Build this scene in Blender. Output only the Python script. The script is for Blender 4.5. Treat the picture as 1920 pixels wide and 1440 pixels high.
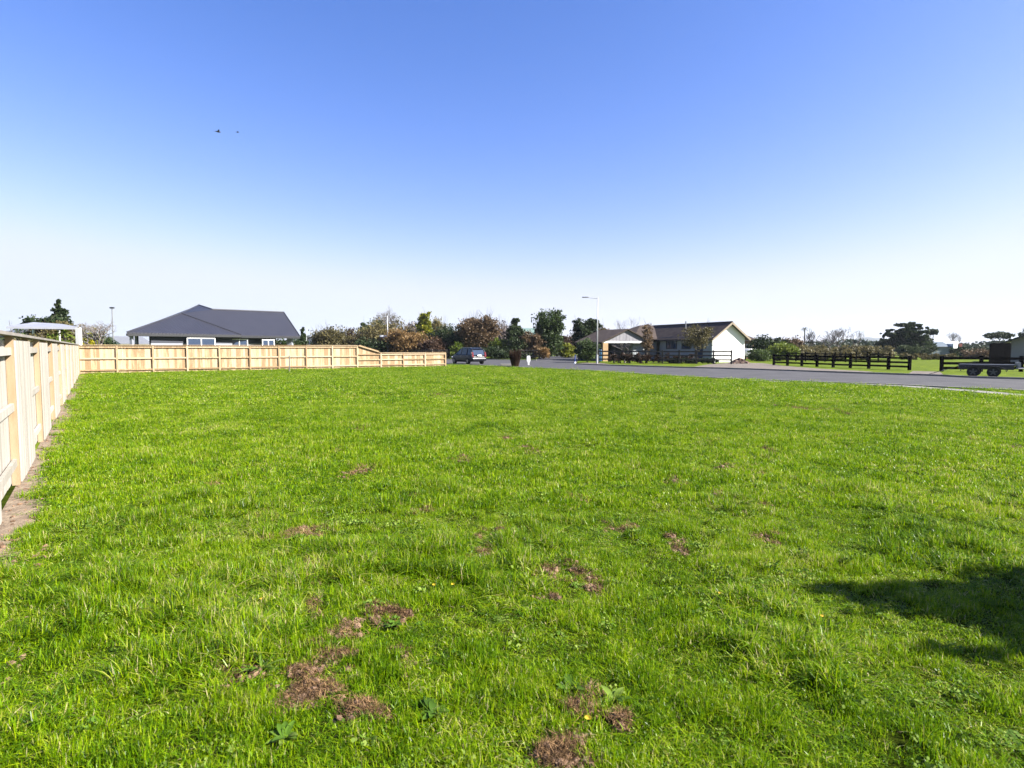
import bpy, math, random
import numpy as np
from mathutils import Vector, Matrix
R = math.radians
random.seed(7); rng = np.random.default_rng(11)
for o in list(bpy.data.objects): bpy.data.objects.remove(o)
C = bpy.context.scene.collection
sc = bpy.context.scene

# ------------------------------------------------------------------ camera, sky, sun, exposure
CAMH = 1.67; FPX = 1111.0; PITCH = math.atan(69.3/FPX)
cam = bpy.data.cameras.new('camera'); camo = bpy.data.objects.new('camera', cam); C.objects.link(camo)
cam.sensor_width = 36; cam.lens = 36*FPX/1920; cam.clip_start = .05; cam.clip_end = 20000
camo.location = (0, 0, CAMH); camo.rotation_euler = (R(90)-PITCH, 0, 0)
cam.dof.use_dof = True; cam.dof.focus_distance = 9.0; cam.dof.aperture_fstop = 4.0
sc.camera = camo
SUN_AZ = (0.97, -0.24); SUN_EL = 36
w = bpy.data.worlds.new('World'); sc.world = w; w.use_nodes = True
nt = w.node_tree; bg = nt.nodes['Background']
sky = nt.nodes.new('ShaderNodeTexSky'); sky.sky_type = 'NISHITA'; sky.sun_disc = False
sky.sun_elevation = R(SUN_EL); sky.sun_rotation = math.atan2(SUN_AZ[0], SUN_AZ[1])
sky.altitude = 0; sky.air_density = 1.0; sky.dust_density = 0.7; sky.ozone_density = 3.0
# tone of this clear winter sky: deeper blue overhead, pale at the horizon
sp = nt.nodes.new('ShaderNodeSeparateColor'); cb = nt.nodes.new('ShaderNodeCombineColor'); nt.links.new(sky.outputs[0], sp.inputs[0])
for ch, (gain, pw) in enumerate(((2.62, 1.70), (1.33, 1.25), (1.57, 1.0))):
    a = nt.nodes.new('ShaderNodeMath'); a.operation = 'MULTIPLY'; a.inputs[1].default_value = .164
    b = nt.nodes.new('ShaderNodeMath'); b.operation = 'POWER'; b.inputs[1].default_value = pw
    c = nt.nodes.new('ShaderNodeMath'); c.operation = 'MULTIPLY'; c.inputs[1].default_value = gain*2.24
    nt.links.new(sp.outputs[ch], a.inputs[0]); nt.links.new(a.outputs[0], b.inputs[0]); nt.links.new(b.outputs[0], c.inputs[0]); 
    e = nt.nodes.new('ShaderNodeMath'); e.operation = 'SMOOTH_MIN'; e.inputs[1].default_value = (1.90, 2.05, 2.32)[ch]; e.inputs[2].default_value = (1.0, .7, .3)[ch]
    nt.links.new(c.outputs[0], e.inputs[0]); nt.links.new(e.outputs[0], cb.inputs[ch])
nt.links.new(cb.outputs[0], bg.inputs[0]); bg.inputs[1].default_value = 0.12
sl = bpy.data.lights.new('sun', 'SUN'); so = bpy.data.objects.new('sun', sl); C.objects.link(so)
sl.energy = 5.0; sl.angle = R(.53); sl.color = (1, .95, .87)
sv = Vector((SUN_AZ[0]*math.cos(R(SUN_EL)), SUN_AZ[1]*math.cos(R(SUN_EL)), math.sin(R(SUN_EL)))).normalized()
so.rotation_euler = sv.to_track_quat('Z', 'Y').to_euler()
sc.view_settings.view_transform = 'Standard'; sc.view_settings.look = 'None'
sc.view_settings.gamma = 1; sc.view_settings.exposure = 1.9
sc.view_settings.use_curve_mapping = False
sc.cycles.max_bounces = 6; sc.cycles.transparent_max_bounces = 8

# ------------------------------------------------------------------ helpers
def ray(px, py):
    c, s = math.cos(PITCH), math.sin(PITCH)
    return Vector((px-960, FPX*c+(720-py)*s, -FPX*s+(720-py)*c))
def G(px, py, z=0.0):                      # point of the ground under that sight line
    d = ray(px, py); return Vector((0, 0, CAMH)) + d*((z-CAMH)/d.z)
def P(px, py, Y):                          # point at distance Y
    d = ray(px, py); return Vector((0, 0, CAMH)) + d*(Y/d.y)
def XY(px, Y): p = P(px, 650, Y); return Vector((p.x, Y, 0))

def tag(o, label=None, cat=None, group=None, kind=None):
    if label: o['label'] = label
    if cat: o['category'] = cat
    if group: o['group'] = group
    if kind: o['kind'] = kind
    return o
def thing(name, label, cat, loc=(0, 0, 0), rz=0, group=None):
    o = bpy.data.objects.new(name, None); C.objects.link(o); o.empty_display_size = .2
    o.location = loc; o.rotation_euler = (0, 0, rz)
    return tag(o, label, cat, group)

class MB:
    def __init__(s): s.v = []; s.f = []
    def face(s, pts):
        n = len(s.v); s.v += [tuple(p) for p in pts]; s.f.append(tuple(range(n, n+len(pts)))); return s
    def box(s, c, d, rz=0, rx=0, ry=0):
        m = Matrix.Translation(c) @ Matrix.Rotation(rz, 4, 'Z') @ Matrix.Rotation(ry, 4, 'Y') @ Matrix.Rotation(rx, 4, 'X')
        n = len(s.v); x, y, z = d[0]/2, d[1]/2, d[2]/2
        for a, b, e in ((-x,-y,-z),(x,-y,-z),(x,y,-z),(-x,y,-z),(-x,-y,z),(x,-y,z),(x,y,z),(-x,y,z)):
            s.v.append(tuple(m @ Vector((a, b, e))))
        for f in ((0,3,2,1),(4,5,6,7),(0,1,5,4),(1,2,6,5),(2,3,7,6),(3,0,4,7)): s.f.append(tuple(n+i for i in f))
        return s
    def tube(s, p, q, r0, r1=None, n=8, cap=True):
        p, q = Vector(p), Vector(q); r1 = r0 if r1 is None else r1
        d = (q-p); 
        if d.length < 1e-6: return s
        d.normalize()
        a = d.orthogonal().normalized(); b = d.cross(a); k = len(s.v)
        for c, r in ((p, r0), (q, r1)):
            for i in range(n):
                t = 2*math.pi*i/n; s.v.append(tuple(c+a*math.cos(t)*r+b*math.sin(t)*r))
        for i in range(n): j = (i+1) % n; s.f.append((k+i, k+j, k+n+j, k+n+i))
        if cap: s.f.append(tuple(k+n+i for i in range(n))); s.f.append(tuple(k+n-1-i for i in range(n)))
        return s
    def loft(s, rings, cap=True):
        n = len(rings[0]); k = len(s.v)
        for r in rings: s.v += [tuple(p) for p in r]
        for a in range(len(rings)-1):
            for i in range(n):
                j = (i+1) % n; s.f.append((k+a*n+i, k+a*n+j, k+(a+1)*n+j, k+(a+1)*n+i))
        if cap:
            s.f.append(tuple(k+n-1-i for i in range(n))); b = k+(len(rings)-1)*n; s.f.append(tuple(b+i for i in range(n)))
        return s
    def slab(s, pts, t):                   # polygon with thickness t downward
        pts = [Vector(p) for p in pts]; n = len(pts); k = len(s.v)
        s.v += [tuple(p) for p in pts]; s.v += [(p.x, p.y, p.z-t) for p in pts]
        s.f.append(tuple(k+i for i in range(n))); s.f.append(tuple(k+n+n-1-i for i in range(n)))
        for i in range(n): j = (i+1) % n; s.f.append((k+i, k+n+i, k+n+j, k+j))
        return s
    def mesh(s, name, mat, smooth=False):
        m = bpy.data.meshes.new(name); m.from_pydata(s.v, [], s.f); m.update()
        if mat: m.materials.append(mat)
        if smooth:
            for p in m.polygons: p.use_smooth = True
        return m
    def build(s, name, mat, parent=None, smooth=False, bevel=0):
        o = bpy.data.objects.new(name, s.mesh(name, mat, smooth)); C.objects.link(o)
        if parent: o.parent = parent
        if bevel:
            b = o.modifiers.new('bevel', 'BEVEL'); b.width = bevel; b.segments = 2; b.limit_method = 'ANGLE'
        return o
_cache = {}
def pbox(name, mat, parent, c, d, rz=0, rx=0, ry=0):      # a box part sharing mesh data with alike pieces
    key = (name, mat.name, tuple(round(v, 4) for v in d))
    if key not in _cache: _cache[key] = MB().box((0, 0, 0), d).mesh(name, mat)
    o = bpy.data.objects.new(name, _cache[key]); C.objects.link(o); o.location = c; o.rotation_euler = (rx, ry, rz)
    if parent: o.parent = parent
    return o

KA = .54
def mk(name, c1, c2=None, scale=5., rough=.7, bump=0., bscale=None, metal=0., rnd=0., stretch=(1,1,1), detail=5., coat=0., trans=0., spec=.5, c3=None, obj=False):
    KA = 1.0 if name.startswith('white') else .54
    c1 = tuple(v*KA for v in c1); c2 = c2 and tuple(v*KA for v in c2); c3 = c3 and tuple(v*KA for v in c3)
    m = bpy.data.materials.new(name); m.use_nodes = True; t = m.node_tree; N = t.nodes; L = t.links
    b = N['Principled BSDF']; b.inputs['Roughness'].default_value = rough; b.inputs['Metallic'].default_value = metal
    b.inputs['Coat Weight'].default_value = coat; b.inputs['Specular IOR Level'].default_value = spec
    if trans: b.inputs['Transmission Weight'].default_value = trans
    if c2 is None and not bump: b.inputs['Base Color'].default_value = (*c1, 1); return m
    g = N.new('ShaderNodeNewGeometry'); mp = N.new('ShaderNodeMapping'); mp.inputs['Scale'].default_value = stretch
    if obj: tc = N.new('ShaderNodeTexCoord'); L.new(tc.outputs['Object'], mp.inputs[0])
    else: L.new(g.outputs['Position'], mp.inputs[0])
    n = N.new('ShaderNodeTexNoise'); n.inputs['Scale'].default_value = scale; n.inputs['Detail'].default_value = detail
    n.inputs['Roughness'].default_value = .65
    L.new(mp.outputs[0], n.inputs['Vector'])
    r = N.new('ShaderNodeValToRGB'); r.color_ramp.elements[0].position = .33; r.color_ramp.elements[1].position = .68
    r.color_ramp.elements[0].color = (*c1, 1); r.color_ramp.elements[1].color = (*(c2 or c1), 1)
    if c3: e = r.color_ramp.elements.new(.5); e.color = (*c3, 1)
    fac = n.outputs[0]
    if rnd:
        oi = N.new('ShaderNodeObjectInfo'); ma = N.new('ShaderNodeMath'); ma.operation = 'MULTIPLY_ADD'
        ma.inputs[1].default_value = rnd; L.new(oi.outputs['Random'], ma.inputs[0])
        ad = N.new('ShaderNodeMath'); ad.operation = 'ADD'; ad.inputs[1].default_value = -rnd/2
        L.new(fac, ad.inputs[0]); L.new(ad.outputs[0], ma.inputs[2]); fac = ma.outputs[0]
    L.new(fac, r.inputs[0]); L.new(r.outputs[0], b.inputs['Base Color'])
    if bump:
        n2 = N.new('ShaderNodeTexNoise'); n2.inputs['Scale'].default_value = bscale or scale*4; n2.inputs['Detail'].default_value = 4
        L.new(mp.outputs[0], n2.inputs['Vector']); bp = N.new('ShaderNodeBump'); bp.inputs['Strength'].default_value = bump
        bp.inputs['Distance'].default_value = .02
        L.new(n2.outputs[0], bp.inputs['Height']); L.new(bp.outputs[0], b.inputs['Normal'])
    return m

def leafmat(name, cols, rough=.5, transl=.3, pscale=.5, pamt=.35, spec=.18, fine=0):
    """foliage: colour per leaf ('tint' attribute), shifted by a broad world noise; light shines through"""
    m = bpy.data.materials.new(name); m.use_nodes = True; t = m.node_tree; N = t.nodes; L = t.links
    b = N['Principled BSDF']; b.inputs['Roughness'].default_value = rough; b.inputs['Specular IOR Level'].default_value = spec
    at = N.new('ShaderNodeAttribute'); at.attribute_name = 'tint'
    g = N.new('ShaderNodeNewGeometry'); n = N.new('ShaderNodeTexNoise'); n.inputs['Scale'].default_value = pscale; n.inputs['Detail'].default_value = 4
    L.new(g.outputs['Position'], n.inputs['Vector'])
    a1 = N.new('ShaderNodeMath'); a1.operation = 'MULTIPLY_ADD'; a1.inputs[1].default_value = 2*pamt; a1.inputs[2].default_value = -pamt
    L.new(n.outputs[0], a1.inputs[0])
    if fine:
        n2 = N.new('ShaderNodeTexNoise'); n2.inputs['Scale'].default_value = fine; n2.inputs['Detail'].default_value = 3
        L.new(g.outputs['Position'], n2.inputs['Vector'])
        ab = N.new('ShaderNodeMath'); ab.operation = 'MULTIPLY_ADD'; ab.inputs[1].default_value = .7; ab.inputs[2].default_value = -.35
        L.new(n2.outputs[0], ab.inputs[0]); ac = N.new('ShaderNodeMath'); ac.operation = 'ADD'; L.new(ab.outputs[0], ac.inputs[0]); L.new(a1.outputs[0], ac.inputs[1]); a1 = ac
    oi = N.new('ShaderNodeObjectInfo')
    a0 = N.new('ShaderNodeMath'); a0.operation = 'MULTIPLY_ADD'; a0.inputs[1].default_value = .25; L.new(oi.outputs['Random'], a0.inputs[0]); a0.inputs[2].default_value = -.12
    a2 = N.new('ShaderNodeMath'); a2.operation = 'ADD'; L.new(a1.outputs[0], a2.inputs[0]); L.new(at.outputs['Fac'], a2.inputs[1])
    a3 = N.new('ShaderNodeMath'); a3.operation = 'ADD'; a3.use_clamp = True; L.new(a2.outputs[0], a3.inputs[0]); L.new(a0.outputs[0], a3.inputs[1])
    r = N.new('ShaderNodeValToRGB'); els = r.color_ramp.elements
    for i, (p, c) in enumerate(cols):
        e = els[i] if i < 2 else els.new(p)
        e.position = p; e.color = (*[v*KA*(1.42 if fine else 1.2) for v in c], 1)
    L.new(a3.outputs[0], r.inputs[0]); L.new(r.outputs[0], b.inputs['Base Color'])
    tr = N.new('ShaderNodeBsdfTranslucent'); L.new(r.outputs[0], tr.inputs[0])
    mx = N.new('ShaderNodeMixShader'); mx.inputs[0].default_value = transl
    L.new(b.outputs[0], mx.inputs[1]); L.new(tr.outputs[0], mx.inputs[2]); L.new(mx.outputs[0], N['Material Output'].inputs[0])
    return m

M = {}
M['pine'] = mk('new pine timber', (.42, .27, .135), (.76, .57, .37), 3.2, .75, .15, 60, rnd=.5, stretch=(5, 5, .5), c3=(.62, .455, .26))
M['pine_pale'] = mk('pine timber bleached by weather', (.44, .40, .34), (.62, .58, .52), 3.0, .8, .15, 60, rnd=.3, stretch=(3, 3, .3))
M['pine_orange'] = mk('orange pine post timber', (.44, .30, .17), (.58, .43, .28), 3, .7, .15, 60, rnd=.2, stretch=(3, 3, .4))
M['grey_timber'] = mk('silvered timber', (.30, .27, .24), (.44, .40, .36), 3, .85, .2, 40, rnd=.2)
M['black_timber'] = mk('black stained timber', (.004, .0037, .004), (.011, .010, .010), 3, 1.0, .2, 40, rnd=.2, spec=0)
M['dark_timber'] = mk('dark brown weathered rails', (.035, .028, .026), (.08, .065, .058), 3, .85, .2, 40, rnd=.2)
M['brown_rail'] = mk('weathered brown rails', (.16, .12, .09), (.3, .24, .19), 3, .85, .2, 40, rnd=.2)
M['asphalt'] = mk('asphalt', (.045, .042, .045), (.098, .093, .096), .6, .85, .3, 60, stretch=(1, 1, 1), detail=8)
M['concrete'] = mk('concrete', (.22, .21, .18), (.36, .345, .305), 1.5, .85, .2, 30)
M['soil'] = mk('bare soil', (.09, .054, .031), (.46, .30, .19), 14, .95, .8, 25, c3=(.27, .16, .095))
M['strip'] = mk('sandy soil strip', (.16, .11, .07), (.44, .34, .235), 6, .95, 1.0, 30, c3=(.30, .22, .15), detail=9)
M['gravel'] = mk('gravel', (.12, .095, .075), (.27, .22, .18), 2.2, .95, .5, 20)
M['white_wall'] = mk('white painted weatherboard', (.66, .655, .63), (.74, .73, .70), 1, .6)
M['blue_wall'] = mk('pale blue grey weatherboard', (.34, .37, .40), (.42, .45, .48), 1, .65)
M['lilac'] = mk('pale lilac cladding', (.26, .25, .29), (.34, .33, .37), 2, .65)
M['ochre'] = mk('ochre brick', (.42, .27, .13), (.55, .36, .18), 5, .8)
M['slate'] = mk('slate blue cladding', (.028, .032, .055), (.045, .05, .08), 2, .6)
M['greywall'] = mk('light grey render', (.33, .35, .42), (.40, .42, .49), 1, .7)
M['white_trim'] = mk('white trim', (.78, .78, .78), rough=.4)
M['brownroof'] = mk('brown tile roof', (.058, .040, .032), (.12, .088, .072), 1.6, .85, .3, 12, c3=(.085, .062, .050), spec=.25)
M['brown_trim'] = mk('tan barge board', (.34, .27, .18), (.42, .34, .24), 3, .6)
M['mint'] = mk('mint green roof sheet', (.22, .33, .29), (.28, .40, .35), 1, .5)
M['beige'] = mk('beige wall', (.40, .38, .32), (.46, .44, .38), 1, .7)
M['dark_trim'] = mk('dark fascia', (.018, .02, .026), rough=.5)
M['glass'] = mk('window glass', (.02, .03, .05), rough=.04, spec=.3)
M['glass'].node_tree.nodes['Principled BSDF'].inputs['Base Color'].default_value = (.03, .045, .08, 1)
M['interior'] = mk('dark interior', (.012, .012, .014), rough=.9)
M['galv'] = mk('galvanised steel', (.40, .41, .42), (.52, .53, .54), 4, .45, metal=.6)
M['steel_white'] = mk('pale painted steel', (.62, .64, .66), rough=.45)
M['trailer'] = mk('dark trailer steel', (.03, .03, .033), (.06, .06, .065), 4, .5, metal=.3)
M['navy'] = mk('navy car paint', (.003, .005, .016), rough=.4, coat=.15, spec=.3)
M['tyre'] = mk('tyre rubber', (.012, .012, .012), rough=.85)
M['alloy'] = mk('alloy wheel', (.45, .46, .48), rough=.3, metal=.9)
M['trailerwheel'] = mk('dull grey wheel', (.10, .10, .11), rough=.5)
M['redlens'] = mk('red lamp lens', (.20, .006, .012), rough=.15, coat=1)
M['plastic'] = mk('dark plastic', (.02, .02, .02), rough=.6)
M['bark'] = mk('bark', (.05, .04, .032), (.13, .105, .085), 3, .9, .4, 20)
M['paletwig'] = mk('pale bare wood', (.17, .145, .13), (.30, .26, .24), 3, .9)
M['blue'] = mk('blue sheet', (.02, .13, .30), rough=.5)
M['bluesign'] = mk('blue sign face', (.02, .06, .35), rough=.4)
M['brickheap'] = mk('old bricks', (.22, .13, .10), (.36, .26, .21), 6, .9, rnd=.6)
M['red'] = mk('red brown timber', (.25, .05, .035), rough=.7)
M['shedblue'] = mk('blue grey sheet steel', (.13, .18, .22), (.19, .24, .28), 1, .6)
M['straw'] = mk('yellow petals', (.75, .5, .01), rough=.6)
# ribbed steel roof
def ribroof(name, c, rot):
    m = mk(name, c, tuple(v*1.25 for v in c), .8, .45, metal=.1)
    N = m.node_tree.nodes; L = m.node_tree.links; b = N['Principled BSDF']
    tc = N.new('ShaderNodeTexCoord'); mp = N.new('ShaderNodeMapping'); mp.inputs['Rotation'].default_value = (0, 0, rot)
    L.new(tc.outputs['Object'], mp.inputs[0])
    wv = N.new('ShaderNodeTexWave'); wv.inputs['Scale'].default_value = 2.0; wv.bands_direction = 'X'; L.new(mp.outputs[0], wv.inputs[0])
    bp = N.new('ShaderNodeBump'); bp.inputs['Distance'].default_value = .03; bp.inputs['Strength'].default_value = .9
    L.new(wv.outputs['Fac'], bp.inputs['Height']); L.new(bp.outputs[0], b.inputs['Normal'])
    return m
M['steelroof'] = ribroof('ribbed charcoal steel roof', (.046, .047, .062), 0)
M['steelroof_b'] = ribroof('ribbed charcoal steel roof, turned', (.046, .047, .062), R(90))

g1 = (.030, .055, .014); g2 = (.060, .095, .022)
M['leaf_dark'] = leafmat('dark evergreen leaves', [(0, (.012, .024, .010)), (1, (.075, .105, .035)), (.5, (.030, .052, .018))])
M['leaf_green'] = leafmat('mid green leaves', [(0, (.02, .038, .010)), (1, (.12, .17, .045)), (.5, (.05, .085, .022))])
M['leaf_olive'] = leafmat('olive autumn leaves', [(0, (.050, .045, .018)), (1, (.27, .225, .095)), (.5, (.135, .118, .046))])
M['leaf_brown'] = leafmat('russet leaves', [(0, (.050, .033, .018)), (1, (.30, .205, .115)), (.5, (.15, .098, .052))])
M['leaf_orange'] = leafmat('orange brown leaves', [(0, (.08, .048, .018)), (1, (.40, .25, .10)), (.5, (.22, .135, .05))])
M['leaf_maroon'] = leafmat('maroon leaves', [(0, (.014, .009, .006)), (1, (.15, .085, .05)), (.5, (.06, .035, .022))])
M['leaf_yellow'] = leafmat('yellow green leaves', [(0, (.10, .12, .008)), (1, (.42, .36, .02)), (.5, (.22, .25, .018))])
M['leaf_lime'] = leafmat('lime green leaves', [(0, (.04, .075, .008)), (1, (.30, .34, .05)), (.5, (.13, .19, .02))])
M['twigs'] = leafmat('fine bare twigs', [(0, (.10, .08, .075)), (1, (.30, .24, .22)), (.5, (.19, .155, .145))], transl=0)
M['grass'] = leafmat('lawn grass', [(0, (.030, .070, .002)), (1, (.60, .53, .26)), (.25, (.085, .192, .003)), (.50, (.190, .340, .003)), (.78, (.350, .470, .005)), (.93, (.44, .45, .08))], rough=.36, transl=.46, pscale=.7, pamt=.40, spec=.20, fine=5.5)
M['thatch'] = leafmat('dead brown thatch', [(0, (.030, .018, .008)), (1, (.58, .36, .18)), (.5, (.19, .110, .050))], rough=.9, transl=.05)
M['dockleaf'] = leafmat('broad weed leaves', [(0, (.03, .07, .008)), (1, (.28, .36, .07)), (.5, (.10, .20, .018))], rough=.75, transl=.2, spec=.12)

# ------------------------------------------------------------------ setting: ground, road, path
def sheet(name, pts, z, mat, kind='structure', parent=None):
    m = MB(); m.face([(p[0], p[1], z) for p in pts]); o = m.build(name, mat)
    from mathutils.geometry import tessellate_polygon
    tris = tessellate_polygon([[Vector((p[0], p[1], 0)) for p in pts]])
    me = bpy.data.meshes.new(name)
    fs = []
    for t in tris:
        a, b, c = [Vector(pts[i][:2]) for i in t]
        fs.append(t if (b-a).cross(c-a) > 0 else t[::-1])
    me.from_pydata([(p[0], p[1], z) for p in pts], [], fs); me.materials.append(mat); o.data = me
    return tag(o, kind=kind)
# ground: one radial sheet to the horizon
gm = MB(); rings = [0.5, 3, 8, 20, 50, 120, 400, 1200, 3500]; ns = 48
gm.v.append((0, 0, 0))
for r in rings:
    for i in range(ns): a = 2*math.pi*i/ns; gm.v.append((r*math.cos(a), r*math.sin(a), 0))
for i in range(ns): gm.f.append((0, 1+i, 1+(i+1) % ns))
for k in range(len(rings)-1):
    for i in range(ns):
        j = (i+1) % ns; gm.f.append((1+k*ns+i, 1+(k+1)*ns+i, 1+(k+1)*ns+j, 1+k*ns+j))
mg = mk('grassy ground', (.070, .100, .005), (.24, .30, .012), 1.2, .9, .9, 18, c3=(.135, .195, .008), detail=9, spec=.08)
ground = gm.build('ground', mg); tag(ground, kind='structure')

near = [G(1920, 734), G(1671, 722.5), G(1460, 715), G(1287, 707), G(1096, 695), G(1000, 690.3), G(917, 686.4), G(830, 683.8)]
near = [Vector((34, 8, 0)), Vector((26, 16, 0))] + near + [Vector((-16, 64, 0)), Vector((-45, 86, 0))]
def smooth_line(pts, n=8):
    out = []
    for i in range(len(pts)-1):
        p0 = pts[max(i-1, 0)]; p1 = pts[i]; p2 = pts[i+1]; p3 = pts[min(i+2, len(pts)-1)]
        for k in range(n):
            t = k/n
            out.append(.5*((2*p1)+(p2-p0)*t+(2*p0-5*p1+4*p2-p3)*t*t+(3*p1-p0-3*p2+p3)*t**3))
    out.append(pts[-1]); return out
near = smooth_line([Vector((p.x, p.y, 0)) for p in near])
farR = smooth_line([Vector((p.x, p.y, 0)) for p in [Vector((60, 14, 0)), Vector((40, 24, 0)), G(1920, 711.5), G(1750, 705), G(1620, 700.8), G(1380, 692.3), G(1275, 689.6), G(1150, 685.8), G(1119, 684.6), G(1078, 683)]])
farL = [G(1005, 675.5), G(900, 674.3), G(830, 673.6), Vector((-45, 112, 0))]
sheet('road', [(p.x, p.y) for p in near+list(reversed(farL))+list(reversed(farR))], .004, M['asphalt'])
side = [G(1078, 683), G(1086, 674.5), G(1090, 671.8), Vector((17, 112, 0)), Vector((10, 118, 0)), G(1010, 670), G(1005, 675.5)]
sheet('side_road', [(p.x, p.y) for p in side], .008, M['asphalt'])

def kerb(name, line, wd, h, mat, off=0):
    m = MB(); ringz = []
    for i, p in enumerate(line):
        a = line[max(i-1, 0)]; b = line[min(i+1, len(line)-1)]; d = (b-a).normalized(); n = Vector((-d.y, d.x, 0))
        q = p+n*off
        ringz.append([q+Vector((0, 0, -.05)), q+Vector((0, 0, h)), q+n*wd+Vector((0, 0, h)), q+n*wd+Vector((0, 0, -.05))])
    m.loft(ringz); return tag(m.build(name, mat), kind='structure')
kerb('kerb', near, .22, .075, M['concrete'])
kerb('kerb', farR, -.20, .10, M['concrete'])
kerb('kerb', [p for p in smooth_line([Vector((q.x, q.y, 0)) for q in farL])], -.2, .08, M['concrete'])
# footpath on the near verge
fp = smooth_line([Vector((p.x, p.y, 0)) for p in [Vector((17, 9, 0)), Vector((17, 14, 0)), G(1920, 743), G(1714, 726.5), G(1600, 720.5), G(1480, 717.2), G(1380, 712.5)]])
def ribbon(line, wd, wob=0):
    L_, R_ = [], []
    for i, p in enumerate(line):
        a = line[max(i-1, 0)]; b = line[min(i+1, len(line)-1)]; d = (b-a).normalized(); n = Vector((-d.y, d.x, 0))
        L_.append(p+n*(wd/2)*(1+random.uniform(-wob, wob))); R_.append(p-n*(wd/2)*(1+random.uniform(-wob, wob)))
    return [(p.x, p.y) for p in L_]+[(p.x, p.y) for p in reversed(R_)]
fpo = MB()
poly = ribbon(fp, .8)
nL = len(fp); rr = [[Vector((poly[i][0], poly[i][1], -.02)), Vector((poly[i][0], poly[i][1], .035)), Vector((poly[2*nL-1-i][0], poly[2*nL-1-i][1], .035)), Vector((poly[2*nL-1-i][0], poly[2*nL-1-i][1], -.02))] for i in range(nL)]
fpo.loft(rr); tag(fpo.build('footpath', M['concrete']), kind='structure')
# gravelly verges beyond the road
gv = [G(1290, 689.6), G(1330, 683), G(1372, 680), G(1430, 681), G(1470, 686), G(1540, 691.5), G(1640, 697), G(1600, 699.6), G(1500, 696), G(1380, 692.0)]
sheet('gravel_verge', [(p.x, p.y) for p in gv], .006, M['gravel'])
dv = [G(1722, 696), G(1800, 694), G(1920, 697), G(1920, 701), G(1800, 702.5), G(1740, 703.8)]
sheet('driveway', [(p.x, p.y) for p in [G(1712, 695.5), G(1762, 697), G(1772, 705), G(1700, 702.6)]], .006, M['gravel'])
sheet('traffic_island', [(p.x, p.y) for p in [G(1079, 682.6), G(1092, 680.6), G(1124, 680.2), G(1150, 684.4), G(1119, 684.2)]], .012, M['gravel'])

# fence lines
LD = Vector((-.5756, .8178, 0)); FD = Vector((.8178, .5756, 0))     # directions of left and back fences
def left_at(Y): return Vector((-.7039*Y-1.012, Y, 0))
corner = left_at(36.7)
# sandy strip along the left fence
st = [left_at(y)+Vector((.8178, .5756, 0))*0 for y in np.linspace(1.0, 36.0, 60)]
e1 = [(p.x, p.y) for p in st]; e2 = []
for i, p in enumerate(st):
    wv = .30+.05*math.sin(i*.9)+.03*math.sin(i*2.3)
    q = p+FD*wv; e2.append((q.x, q.y))
sheet('soil_strip', e1+list(reversed(e2)), .005, M['strip'])
bs = [corner+FD*t for t in np.linspace(.2, 25.8, 60)]
sheet('soil_strip', [(p.x, p.y) for p in bs]+[((p-Vector((-.5756, .8178, 0))*(.22+random.uniform(-.06, .08))).x, (p-Vector((-.5756, .8178, 0))*(.22+random.uniform(-.06, .08))).y) for p in reversed(bs)], .005, M['strip'])

lot = [(p.x, p.y) for p in near if p.y < 50]
lot = [(-6.0, 1.0), (6.5, 1.0), (16, 9.5)] + [(p[0]-.5, p[1]-.9) for p in lot if p[1] > 17] + [((corner+FD*25.8-LD*.4)).xy[:], ((corner-LD*.4)).xy[:], (left_at(8)+FD*.3).xy[:]]
sheet('lawn_soil', [(p[0], p[1]) for p in lot], .002, mk('dark earth under the lawn', (.020, .030, .004), (.065, .090, .010), 3, 1.0, .8, 30, detail=9, spec=0))
# hills far away
def ridge(name, Y, x0, x1, prof, mat, seed=0, depth=600):
    m = MB(); n = 80; rr = []
    for i in range(n+1):
        t = i/n; x = x0+(x1-x0)*t; h = prof(t)*(1+.10*math.sin(t*23+seed)+.06*math.sin(t*61+seed))
        rr.append([Vector((x, Y, -2)), Vector((x, Y+depth*.5, max(h, -1.9))), Vector((x, Y+depth, -2))])
    m.loft(rr, cap=False); return tag(m.build(name, mat, smooth=True), kind='structure')
M['hill'] = mk('distant forested hill', (.030, .045, .030), (.05, .065, .045), .01, .95)
ridge('hills', 3000, 1550, 2350, lambda t: 52*math.sin(math.pi*t)**1.3, M['hill'], 1)

# ------------------------------------------------------------------ timber fences
BH = 1.75
def paling_bay(t, x0, n, wd, y, h, mat, h2=None, bw=.150):
    for i in range(n):
        xx = x0+(i+.5)*wd; hh = h if h2 is None else h+(h2-h)*(i+.5)/n
        hh = round(hh, 2)
        pbox('paling', mat, t, (xx+random.uniform(-.002, .002), y+random.uniform(-.003, .003), .03+hh/2), (bw, .019, hh))
# left fence: bays in turn boarded on the near and on the far face
lf = thing('paling_fence', 'tall pale paling fence along the left side of the lawn, boards on alternate faces', 'fence', left_at(36.55), math.atan2(-LD.y, -LD.x))
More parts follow.
